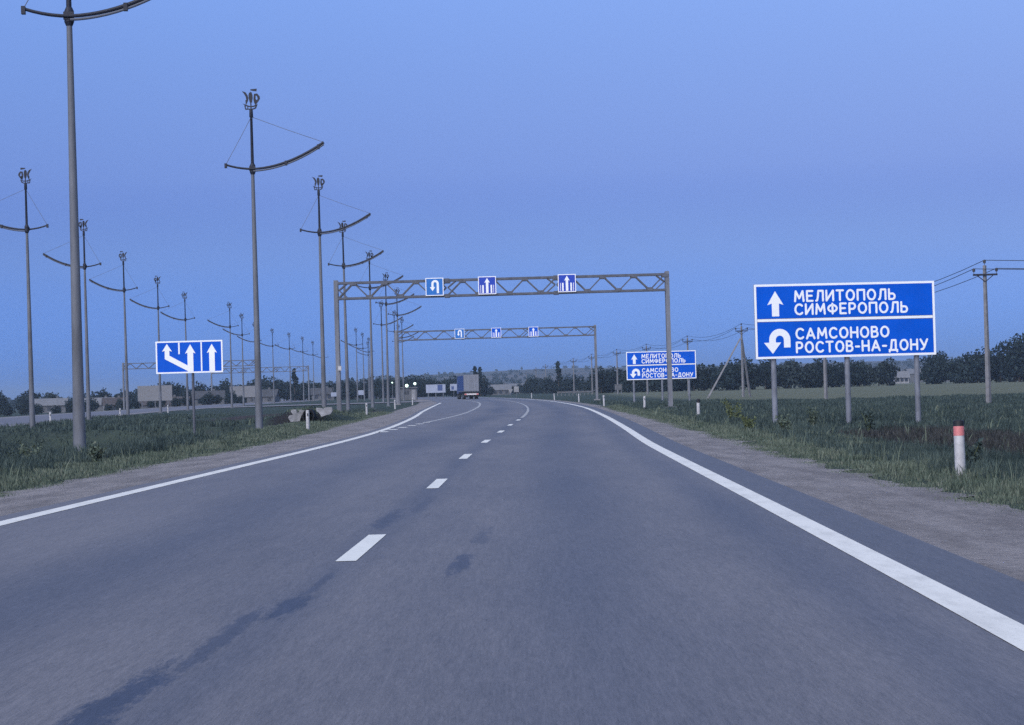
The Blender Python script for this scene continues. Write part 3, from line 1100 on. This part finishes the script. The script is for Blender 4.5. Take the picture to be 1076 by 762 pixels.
# ---------------------------------------------------------------- lorry
def lorry():
    root = empty('lorry', (-6.75, 334, 0), R(5.6))
    tag(root, 'lorry with a grey box back and blue side driving away down the road', 'lorry')
    box = MB()
    box.box((0, 6.8, 2.62), (2.48, 13.5, 2.74))
    b = box.build('trailer_box', 'trailer_grey', root)
    sd = MB()
    for s in (-1, 1):
        sd.box((s * 1.248, 6.8, 2.60), (.02, 13.2, 2.5))
    sd.build('side_curtain', 'tarp_blue', root)
    for s in (-1, 1):
        d = MB()
        d.box((s * .61, .03, 2.64), (1.17, .05, 2.6))
        d.box((s * .25, -.005, 2.6), (.045, .04, 2.55))
        d.box((s * .75, -.005, 2.6), (.045, .04, 2.55))
        d.build('rear_door', 'trailer_grey', root)
    ch = MB()
    ch.box((0, 6.6, 1.08), (1.1, 12.9, .26))
    ch.box((0, .25, 1.10), (2.4, .25, .18))
    ch.build('chassis', 'chassis_black', root)
    MB().box((0, -.02, .80), (2.3, .09, .24)).build('bumper', 'bumper_white', root)
    for s in (-1, 1):
        MB().box((s * .98, -.075, .80), (.32, .03, .15)).build('tail_light', 'tail_red', root)
        MB().box((s * .85, .55, .55), (.62, .03, .55)).build('mud_flap', 'rubber', root)
    def wheel(x, y, r=.51, w=.36):
        wr = MB().tube([(x - w / 2, y, r), (x - w / 2 + .04, y, r), (x + w / 2 - .04, y, r), (x + w / 2, y, r)], [r * .93, r, r, r * .93], 20).build('wheel', 'rubber', root, True)
        MB().tube([(x - w / 2 - .004, y, r), (x + w / 2 + .004, y, r)], .28, 14).build('rim', 'galvanised', wr)
    for y in (1.6, 2.9, 4.2, 12.3, 15.6):
        for s in (-1, 1):
            wheel(s * 1.02, y)
    cab = MB()
    cab.prism([(14.0, .9), (16.3, .9), (16.35, 2.2), (15.9, 3.3), (14.3, 3.75), (14.0, 3.7)], -1.22, 1.22)
    cab.v = [(p[1], p[0], p[2]) for p in cab.v]
    c = cab.build('cab', 'cab_white', root)
    MB().box((0, 16.2, 2.55), (2.2, .28, .85), Matrix.Rotation(R(24), 3, 'X')).build('windscreen', 'glass_dark', c)
    MB().box((0, 13.8, .95), (1.0, 4.6, .25)).build('tractor_frame', 'chassis_black', root)


lorry()


# ---------------------------------------------------------------- boards, booths, walls and houses
def board(name, x, y, w, z0, z1, face, label, cat='sign', posts=2, back='sign_back', extra=None):
    zg = gz(x, y)
    root = empty(name, (x, y, zg))
    tag(root, label, cat)
    MB().box((0, 0, (z0 + z1) / 2 - zg), (w, .08, z1 - z0)).build('panel', face, root)
    if extra:
        MB().box((extra[0] * w, -.05, (z0 + z1) / 2 - zg + extra[1] * (z1 - z0)), (extra[2] * w, .02, extra[3] * (z1 - z0))).build('printed_block', extra[4], root)
    for k in range(posts):
        px = 0 if posts == 1 else (-.38 + .76 * k / (posts - 1)) * w
        MB().tube([(px, .12, -.4), (px, .12, z1 - zg - .1)], .09 if w > 2 else .05, 8).build('post', 'galvanised', root)


board('sign_back', -61.2, 350, 5.9, 1.15, 3.75, 'sign_back', 'grey back of a large road sign across the median, under the blue arrow sign', 'road sign', 3)
board('sign_back', -61.9, 470, 6.2, 1.3, 3.9, 'sign_back', 'grey back of a large road sign beside the second nearest lamp post', 'road sign', 3)
board('sign_back', -43.6, 500, 1.7, .9, 1.9, 'board_pale', 'small pale board on posts seen left of the near gantry column', 'sign', 2)
board('sign_back', -35.6, 480, 1.4, 1.1, 2.2, 'board_pale', 'small whitish board seen right of the near gantry column', 'sign', 1)
board('billboard', -15.8, 420, 4.0, 1.15, 2.85, 'board_pale', 'long pale billboard left of the lorry', 'billboard', 3, extra=(.22, .1, .25, .7, 'board_blue'))
board('billboard', -12.4, 430, 1.5, 1.5, 2.9, 'board_pale', 'short pale board between the long billboard and the lorry', 'sign', 1, extra=(-.15, -.1, .35, .5, 'board_blue'))
board('notice_board', .7, 400, .95, .85, 1.95, 'plaster_pale', 'small pale board right of the lorry beyond the bend', 'sign', 1)

yr = empty('yield_sign', (-.45, 395, gz(-.45, 395)))
tag(yr, 'pale triangular sign on a post pointing down, right of the lorry', 'road sign')
MB().prism([(-.5, .85), (.5, .85), (0, 0)], -.03, .03, (0, .75)).build('plate', 'plaster_pale', yr)
MB().tube([(0, .08, -.3), (0, .08, 1.4)], .05, 8).build('post', 'galvanised', yr)


def house(x, y, w, d, h, rz, wall, roof, label, rise=1.5, cat='house', chim=True):
    root = empty('house', (x, y, gz(x, y)), R(rz))
    tag(root, label, cat)
    wl = MB().prism([(-w / 2, -.5), (w / 2, -.5), (w / 2, h), (0, h + rise), (-w / 2, h)], -d / 2, d / 2)
    wl.v = [(p[1], p[0], p[2]) for p in wl.v]
    wl.build('wall', wall, root)
    rf = MB()
    t = .12
    for s in (-1, 1):
        a = (s * (w / 2 + .35), h - .35 * rise * 2 / w + t * .4)
        b = (0, h + rise + t * .4)
        rf.prism([a, b, (b[0], b[1] + t), (a[0], a[1] + t)], -d / 2 - .35, d / 2 + .35)
    rf.v = [(p[1], p[0], p[2]) for p in rf.v]
    r = rf.build('roof', roof, root)
    if chim:
        MB().box((d * .2, w * .15, h + rise * .8 + .4), (.5, .5, 1.0)).build('chimney', 'plaster_grey', r)
    for k in range(3):
        wn_ = MB().box(((-.3 + .3 * k) * d, -w / 2 - .02, h * .58), (.9, .06, 1.1)).build('window', 'window_dark', root)
    return root


HS = [(-113, 500, 6, 8, 1.9, 6, 'plaster_grey', 'roof_pale', 'pale roofed house at the left edge of the picture'),
      (-97, 480, 5, 7, 1.7, -8, 'plaster_grey', 'roof_pale', 'pale roofed house left of the nearest thick lamp post'),
      (-91.5, 470, 5, 5, 1.6, 14, 'plaster_pale', 'roof_rust', 'small rusty roofed house just left of the nearest thick lamp post'),
      (-80, 470, 5, 11, 1.0, 3, 'plaster_grey', 'roof_rust', 'long low building just right of the nearest lamp post'),
      (-70, 470, 5, 7, 1.6, 12, 'plaster_grey', 'roof_dark', 'dark roofed house under the blue arrow sign'),
      (-61, 500, 5, 7, 1.5, -6, 'plaster_grey', 'roof_dark', 'low house between the two grey sign backs'),
      (-52, 560, 5, 6, 1.7, 5, 'plaster_grey', 'roof_dark', 'dark roofed house behind the distant lamp posts'),
      (-44, 600, 6, 6, 1.7, 0, 'plaster_grey', 'roof_rust', 'rusty roofed house among trees left of the near gantry'),
      (-3.5, 640, 6, 6, 1.6, -4, 'plaster_grey', 'roof_pale', 'pale house on the slope right of the lorry'),
      (3, 720, 6, 8, 1.8, 6, 'plaster_grey', 'roof_pale', 'far grey house on the slope beyond the bend'),
      (112, 590, 3, 4, 1.9, 0, 'plaster_pale', 'roof_pale', 'small white hut in the gap between trees below the largest sign'),
      (141, 690, 8, 16, 3.0, 2, 'plaster_grey', 'roof_pale', 'long pale farm building in the gap right of the largest sign'),
      (156, 700, 7, 9, 3.0, -5, 'plaster_grey', 'roof_dark', 'farm building beside the long pale one, left of the right hand trees')]
for h in HS:
    house(*h)

bt = empty('booth', (-19.4, 382, gz(-19.4, 382)))
tag(bt, 'grey roadside booth below two bright lamps', 'booth')
MB().box((0, 0, 1.15), (3.1, 2.4, 2.3)).build('wall', 'plaster_grey', bt)
MB().box((0, -.1, 2.36), (3.5, 2.9, .12)).build('roof', 'roof_pale', bt)
MB().box((-.5, -1.22, 1.45), (1.1, .06, .7)).build('window', 'window_dark', bt)
MB().box((.95, -1.22, 1.0), (.8, .06, 1.9)).build('door', 'plaster_pale', bt)
for x, y, z, lab, sz in ((-19.45, 376, 2.62, 'bright lamp above the left part of the grey booth', .62), (-17.95, 376, 2.95, 'bright lamp at the right end of the grey booth', .52), (-22.1, 376, 3.25, 'lit lamp hanging among the posts left of the grey booth', .26)):
    zg = gz(x, y)
    t = empty('flood_lamp', (x, y, zg))
    tag(t, lab, 'lamp', 'lit lamps by the grey booth')
    MB().tube([(0, .2, -.3), (0, .2, z - zg)], .05, 8).build('pole', 'galvanised', t)
    hd = MB().tube([(0, .16, z - zg), (0, .0, z - zg), (0, -.1, z - zg)], [sz * .2, sz * .42, sz * .5], 14).build('lamp_head', 'dark_steel', t)
    MB().tube([(0, -.1, z - zg), (0, -.14, z - zg)], [sz * .47, sz * .40], 14).build('lens', 'lamp_glow', hd)

wl = empty('concrete_wall', (13.0, 430, gz(12.4, 430)))
tag(wl, 'long pale low concrete wall under the row of utility poles', 'wall')
w_ = MB()
for k in range(9):
    w_.box((-3.2 + k * .8, 0, .80), (.79, .12, .34))
w_.build('wall_panel', 'plaster_grey', wl)
MB().bar((3.6, 0, .7), (5.2, 0, 1.55), .30, .12).build('ramp_panel', 'plaster_grey', wl)
p_ = MB()
for k in range(10):
    p_.box((-3.6 + k * .8, .11, .35), (.10, .07, 1.15))
p_.build('wall_post', 'concrete', wl)

kb = empty('electric_cabinet', (20.9, 405, gz(20.9, 405)))
tag(kb, 'small pale electric cabinet on legs, left of the far direction sign', 'cabinet')
MB().box((0, 0, 1.45), (1.4, .8, 1.0)).build('cabinet_box', 'plaster_grey', kb)
MB().box((0, 0, 1.99), (1.6, 1.0, .08)).build('roof', 'roof_pale', kb)
for lx in (-.6, .6):
    MB().box((lx, 0, .35), (.1, .5, 1.2)).build('leg', 'galvanised', kb)


# ---------------------------------------------------------------- trees
def crown_mesh(name, m, seed, H, W, lo, n=1150, clumps=26, leaf=.50, shape='round'):
    r = np.random.default_rng(seed)
    cs = []
    for k in range(clumps):
        while True:
            p = r.uniform(-1, 1, 3)
            if np.linalg.norm(p) < 1:
                break
        t = (p[2] + 1) / 2
        wd = 1.0
        if shape == 'poplar':
            wd = (1 - .55 * t)
        elif shape == 'wide':
            wd = 1.0 - .35 * max(t - .6, 0)
        cs.append((p[0] * W * .40 * wd, p[1] * W * .40 * wd, lo + (H - lo) * (.08 + .86 * t), r.uniform(.15, .27) * W * (.55 if shape == 'poplar' else 1)))
    vs, fs = [], []
    per = n // clumps
    for (x, y, z, rad) in cs:
        for q in range(per):
            d = r.normal(0, 1, 3)
            d /= np.linalg.norm(d)
            p = np.array((x, y, z)) + d * rad * r.uniform(.45, 1.1) * np.array((1, 1, .8))
            if p[2] < .15:
                p[2] = r.uniform(.15, .6)
            a = r.normal(0, 1, 3)
            a /= np.linalg.norm(a)
            b = np.cross(a, r.normal(0, 1, 3))
            b /= np.linalg.norm(b)
            s = leaf * r.uniform(.5, 1.1)
            o = len(vs)
            vs += [tuple(p - a * s), tuple(p + b * s * .55), tuple(p + a * s), tuple(p - b * s * .55)]
            fs.append((o, o + 1, o + 2, o + 3))
    me = bpy.data.meshes.new(name)
    me.from_pydata(vs, [], fs)
    me.materials.append(MATS[m])
    return me


def trunk_mesh(H, r0, seed):
    r = random.Random(seed)
    m = MB()
    m.tube([(0, 0, -.4), (.05, 0, H * .3), (r.uniform(-.2, .2), r.uniform(-.2, .2), H * .8)], [r0, r0 * .75, r0 * .25], 7)
    for k in range(5):
        z = H * r.uniform(.25, .6)
        w = r.uniform(0, 6.28)
        L = H * r.uniform(.2, .34)
        m.tube([(0, 0, z), (math.cos(w) * L * .6, math.sin(w) * L * .6, z + L * .5), (math.cos(w) * L, math.sin(w) * L, z + L)], [r0 * .4, r0 * .25, r0 * .1], 5)
    me = bpy.data.meshes.new('trunk')
    me.from_pydata(m.v, [], m.f)
    me.materials.append(MATS['bark'])
    return me


KINDS = []
for s, (mm, H, W, lo, shp) in enumerate((('dark_leaves', 6.0, 7.0, .0, 'wide'), ('dark_leaves', 6.6, 6.2, .0, 'wide'), ('grey_leaves', 5.4, 6.6, .0, 'wide'), ('dark_leaves', 5.6, 7.6, .0, 'wide'))):
    KINDS.append((crown_mesh('crown', mm, 100 + s, H, W, lo, shape=shp), trunk_mesh(H, .16, s)))
POPLAR = (crown_mesh('crown', 'poplar_leaves', 140, 9.0, 3.0, .2, n=1100, clumps=30, leaf=.42, shape='poplar'), trunk_mesh(9.0, .12, 9))
BIG = (crown_mesh('crown', 'dark_leaves', 150, 9.4, 8.6, .3, n=2200, clumps=40, leaf=.45, shape='round'), trunk_mesh(9.4, .24, 10))


def plant_tree(kind, x, y, sc, label, group=None, name='tree'):
    root = empty(name, (x, y, gz(x, y)), rng.uniform(0, 6.28), sc)
    tag(root, label, 'tree', group)
    for nm, me in (('trunk', kind[1]), ('crown', kind[0])):
        o = bpy.data.objects.new(nm, me)
        scene.collection.objects.link(o)
        o.parent = root


def belt(x0, x1, y0, y1, n, s0, s1, label, group, dy=14):
    for i in range(n):
        t = (i + rng.uniform(.15, .85)) / n
        plant_tree(KINDS[rng.randrange(4)], x0 + (x1 - x0) * t, y0 + (y1 - y0) * t + rng.uniform(-dy, dy), rng.uniform(s0, s1), label, group)


belt(40, 79, 418, 432, 22, .68, .98, 'dark leafy tree in the dense belt behind the largest direction sign', 'belt trees behind the largest sign', 9)
belt(92, 114, 450, 438, 13, .80, 1.15, 'dark leafy tree in the belt at the right edge of the field', 'belt trees at the right edge', 9)
belt(80, 98, 520, 560, 8, .35, .55, 'low bush like tree in the gap right of the largest sign', 'low trees in the field gap')
belt(20, 42, 480, 432, 16, .70, .95, 'dark tree in the belt behind the far direction sign', 'belt trees behind the far sign', 9)
belt(4, 26, 620, 520, 20, .52, .80, 'dark tree behind the row of distant utility poles', 'trees behind the utility poles')
belt(-12, 6, 600, 700, 12, .35, .6, 'low dark tree beyond the bend right of the lorry', 'low trees beyond the bend')
belt(-28, -9, 560, 610, 14, .75, .95, 'dark tree beyond the bend behind the lorry and billboards', 'trees beyond the bend')
belt(-66, -26, 600, 540, 28, .65, .92, 'dark tree behind the distant lamp posts left of the gantry', 'trees behind the distant lamp posts')
belt(-112, -64, 575, 570, 26, .75, 1.1, 'dark tree in the village belt across the far carriageway', 'village belt trees')
belt(-160, -105, 540, 560, 24, .68, .98, 'dark tree behind the village houses at far left', 'trees behind the village houses')
belt(-114, -58, 430, 446, 26, .26, .5, 'low bush growing in front of the village houses', 'bushes before the village', 6)
plant_tree(POPLAR, -10.9, 600, 1.0, 'left one of two dark slim poplars showing above the lorry roof', 'poplars above the lorry', 'poplar')
plant_tree(POPLAR, -9.5, 600, .97, 'right one of two dark slim poplars showing above the lorry roof', 'poplars above the lorry', 'poplar')
plant_tree(POPLAR, -57.5, 540, .98, 'dark slim poplar behind the distant lamp posts, taller than its belt', None, 'poplar')
plant_tree(POPLAR, -106, 500, .85, 'slim dark poplar above the village at far left', None, 'poplar')
plant_tree(POPLAR, 12.6, 560, 1.0, 'slim dark tree rising above the belt among the distant utility poles', None, 'poplar')
plant_tree(BIG, 108, 436, 1.10, 'tallest tree at the right edge of the picture, behind the field')
plant_tree(BIG, 93.5, 452, .78, 'broad tree just left of the nearest utility pole, at the field edge')
plant_tree(BIG, -84, 500, .70, 'broad rounded tree just right of the nearest thick lamp post')

# far woods and hedges on the hills: one mass
cs_v, cs_f = [], []
for i in range(1500):
    y = nr.uniform(850, 3000)
    x = nr.uniform(-.30, .30) * y
    if abs(x - float(DIV(min(y, 1200)))) < 25 and y < 1000:
        continue
    if math.sin(x * .011 + y * .004) + math.sin(x * .027 - y * .007) < .1 and nr.uniform() < .85:
        continue
    z = float(ground(x, y))
    h = nr.uniform(2.5, 5)
    w = nr.uniform(3, 9)
    for q in range(26):
        d = nr.normal(0, 1, 3)
        d /= np.linalg.norm(d)
        p = np.array((x, y, z + h * .5)) + d * np.array((w * .55, w * .55, h * .5)) * nr.uniform(.4, 1)
        a = nr.normal(0, 1, 3)
        a /= np.linalg.norm(a)
        b = np.cross(a, nr.normal(0, 1, 3))
        b /= np.linalg.norm(b)
        s = nr.uniform(.8, 1.7)
        o = len(cs_v)
        cs_v += [tuple(p - a * s), tuple(p + b * s * .6), tuple(p + a * s), tuple(p - b * s * .6)]
        cs_f.append((o, o + 1, o + 2, o + 3))
me = bpy.data.meshes.new('distant_woods')
me.from_pydata(cs_v, [], cs_f)
me.materials.append(MATS['dark_leaves'])
dw = bpy.data.objects.new('distant_woods', me)
scene.collection.objects.link(dw)
tag(dw, 'dark distant woods and hedges scattered over the low hills', 'woods', kind='stuff')


# ---------------------------------------------------------------- grass
def grass(name, m, pts, hs, label, blades=6, spread=.13, wmin=.010):
    n = len(pts)
    if n == 0:
        return
    P = np.repeat(np.asarray(pts), blades, 0)
    H = np.repeat(np.asarray(hs), blades) * nr.uniform(.5, 1.15, n * blades)
    k = n * blades
    P = P + np.stack([nr.normal(0, spread, k), nr.normal(0, spread, k), np.zeros(k)], 1)
    w = np.maximum(wmin, P[:, 1] * .00030) * nr.uniform(.7, 1.3, k)
    ang = nr.uniform(0, 2 * np.pi, k)
    lean = nr.uniform(.05, .55, k) * H
    la = nr.uniform(0, 2 * np.pi, k)
    dx, dy = np.cos(ang) * w, np.sin(ang) * w
    z0 = ground(P[:, 0], P[:, 1]) - .03
    A = np.stack([P[:, 0] - dx, P[:, 1] - dy, z0], 1)
    B = np.stack([P[:, 0] + dx, P[:, 1] + dy, z0], 1)
    mx, my = P[:, 0] + np.cos(la) * lean * .4, P[:, 1] + np.sin(la) * lean * .4
    C = np.stack([mx + dx * .7, my + dy * .7, z0 + H * .6], 1)
    D = np.stack([mx - dx * .7, my - dy * .7, z0 + H * .6], 1)
    T = np.stack([P[:, 0] + np.cos(la) * lean, P[:, 1] + np.sin(la) * lean, z0 + H], 1)
    V = np.stack([A, B, C, D, T], 1).reshape(-1, 3)
    me = bpy.data.meshes.new(name)
    me.vertices.add(len(V))
    me.vertices.foreach_set('co', V.ravel().astype(np.float32))
    base = np.arange(k) * 5
    loops = np.stack([base, base + 1, base + 2, base + 3, base + 3, base + 2, base + 4], 1).ravel()
    starts = (np.arange(k)[:, None] * 7 + np.array([0, 4])).ravel()
    me.loops.add(len(loops))
    me.loops.foreach_set('vertex_index', loops.astype(np.int32))
    me.polygons.add(len(starts))
    me.polygons.foreach_set('loop_start', starts.astype(np.int32))
    me.update(calc_edges=True)
    me.materials.append(MATS[m])
    o = bpy.data.objects.new(name, me)
    scene.collection.objects.link(o)
    tag(o, label, 'grass', kind='stuff')


def scatter(n, y0, y1, xf, power=1.6):
    """points thinning with distance; xf(y, t) gives x"""
    t = nr.uniform(0, 1, n)
    y = y0 + (y1 - y0) * t ** power
    x = xf(y, nr.uniform(0, 1, n))
    return x, y


def clump(x, y, f=1.0):
    return .5 + .5 * np.sin(x * 1.9 * f + np.sin(y * .7 * f) * 2) * np.sin(y * .9 * f + np.sin(x * 1.3 * f))


# right verge, short and light, then the darker meadow
x, y = scatter(15000, 19, 150, lambda y, t: GRAV_R(y) - .25 + 3.2 * t ** 1.4)
c = clump(x, y)
grass('verge_grass', 'verge_blades', np.stack([x, y, 0 * x], 1), .05 + .15 * c * np.clip((x - GRAV_R(y) + .2) / .9, .25, 1), 'short light green grass along the gravel on the right', 6)
x, y = scatter(26000, 22, 190, lambda y, t: GRAV_R(y) + 1.2 + np.maximum(4, .27 * y - 4) * t)
c = clump(x, y, .6)
keep = ((x - 10.5) / 2.4) ** 2 + ((y - 48) / 14) ** 2 > .8 + .5 * (clump(x, y, 1.7) - .5)
grass('meadow_grass', 'meadow_blades', np.stack([x, y, 0 * x], 1)[keep], (.10 + .26 * c)[keep], 'dark green meadow grass around the sign posts on the right', 6)
k2 = ~keep
grass('dead_grass', 'dead_blades', np.stack([x, y, 0 * x], 1)[k2], (.08 + .26 * c)[k2], 'brown dead grass in the bare patch behind the marker post', 5)
# left verge and the ditch
x, y = scatter(15000, 26, 150, lambda y, t: GRAV_L(y) + .25 - 3.4 * t ** 1.4)
c = clump(x, y)
grass('verge_grass', 'verge_blades', np.stack([x, y, 0 * x], 1), .05 + .16 * c * np.clip((GRAV_L(y) + .2 - x) / .9, .25, 1), 'short light green grass along the gravel on the left', 6)
x, y = scatter(26000, 30, 170, lambda y, t: GRAV_L(y) - 2.0 - np.maximum(4, .24 * y - 4) * t)
hk = np.where((y > 70) & (y < 110) & (x > -14), .25, 1.0)
keep = (x > OPP_R(y) + .5) & ~((((x + 18) / 6) ** 2 + ((y - 150) / 38) ** 2) < .8)
c = clump(x, y, .6)
grass('ditch_grass', 'meadow_blades', np.stack([x, y, 0 * x], 1)[keep], ((.12 + .30 * c) * hk)[keep], 'dark green grass filling the median ditch on the left', 6)


x, y = scatter(380, 24, 120, lambda y, t: GRAV_R(y) + .3 + np.maximum(3, .2 * y - 2) * t ** 1.5)
grass('tall_stalks', 'verge_blades', np.stack([x, y, 0 * x], 1), .22 + .32 * nr.uniform(0, 1, len(x)) ** 2, 'tall pale stalks standing out of the grass on the right', 3, .05, .005)
x, y = scatter(260, 30, 120, lambda y, t: GRAV_L(y) - .3 - np.maximum(3, .2 * y - 2) * t ** 1.5)
ok = ~((y > 80) & (y < 105) & (x > -13))
grass('tall_stalks', 'verge_blades', np.stack([x, y, 0 * x], 1)[ok], (.22 + .30 * nr.uniform(0, 1, len(x)) ** 2)[ok], 'tall pale stalks standing out of the grass on the left', 3, .05, .005)


def weed(x, y, h, m, label, seed, n=260):
    r = np.random.default_rng(seed)
    root = empty('weed', (x, y, gz(x, y)))
    tag(root, label, 'weed')
    st = MB()
    lf = MB()
    for k in range(9):
        w = r.uniform(0, 6.28)
        L = h * r.uniform(.6, 1.0)
        tip = np.array((math.cos(w) * L * .45, math.sin(w) * L * .45, L))
        st.tube([(0, 0, -.05), tuple(tip * np.array((.5, .5, .6))), tuple(tip)], [.012, .009, .004], 5)
        for q in range(n // 9):
            t = r.uniform(.3, 1.05)
            p = tip * np.array((t, t, t)) + r.normal(0, .07 * h, 3)
            a = r.normal(0, 1, 3)
            a /= np.linalg.norm(a)
            b = np.cross(a, r.normal(0, 1, 3))
            b /= np.linalg.norm(b)
            s = r.uniform(.03, .07)
            lf.add([tuple(p - a * s), tuple(p + b * s * .5), tuple(p + a * s), tuple(p - b * s * .5)], [(0, 1, 2, 3)])
    st.build('stem', 'weed_leaves', root)
    lf.build('leaves', m, root)


weed(8.2, 76, .85, 'weed_leaves', 'yellowish green tall weed on the verge left of the largest sign', 1)
weed(6.9, 60, .50, 'weed_leaves', 'low yellow green weed at the gravel edge below the largest sign', 2)
weed(7.4, 56, .55, 'verge_blades', 'dark leafy weed at the gravel edge below the largest sign', 3)

for k_, (x, y, h, m_, lab) in enumerate(((10.4, 60, .6, 'meadow_blades', 'dark bushy weed at the left end of the bare brown patch'), (9.6, 66, .7, 'verge_blades', 'leafy weed standing by the left post of the largest sign'),
                                   (7.0, 31.5, .5, 'meadow_blades', 'dark weed just behind the red banded marker post'), (-9.6, 47, .45, 'verge_blades', 'pale weed on the left verge right of the nearest lamp post'),
                                   (-11.9, 50.5, .7, 'verge_blades', 'pale weed at the foot of the nearest lamp post'), (-12.6, 52, .8, 'meadow_blades', 'dark weed left of the foot of the nearest lamp post'),
                                   (-13.2, 82, .7, 'meadow_blades', 'dark weed in the ditch below the blue arrow sign'))):
    weed(x, y, h, m_, lab, 20 + k_)


# ---------------------------------------------------------------- air
hz = bpy.data.materials.new('haze')
hz.use_nodes = True
hn = hz.node_tree
hn.nodes.remove(hn.nodes['Principled BSDF'])
pv = hn.nodes.new('ShaderNodeVolumePrincipled')
pv.inputs['Color'].default_value = (.68, .84, 1.0, 1)
pv.inputs['Density'].default_value = 0.00022
pv.inputs['Anisotropy'].default_value = 0.2
hn.links.new(pv.outputs[0], hn.nodes['Material Output'].inputs['Volume'])
MATS['haze'] = hz
hb = MB().box((0, 3600, 21), (8400, 7500, 52)).build('haze', 'haze')
tag(hb, 'thin bluish evening air over road and fields', 'haze', kind='stuff')
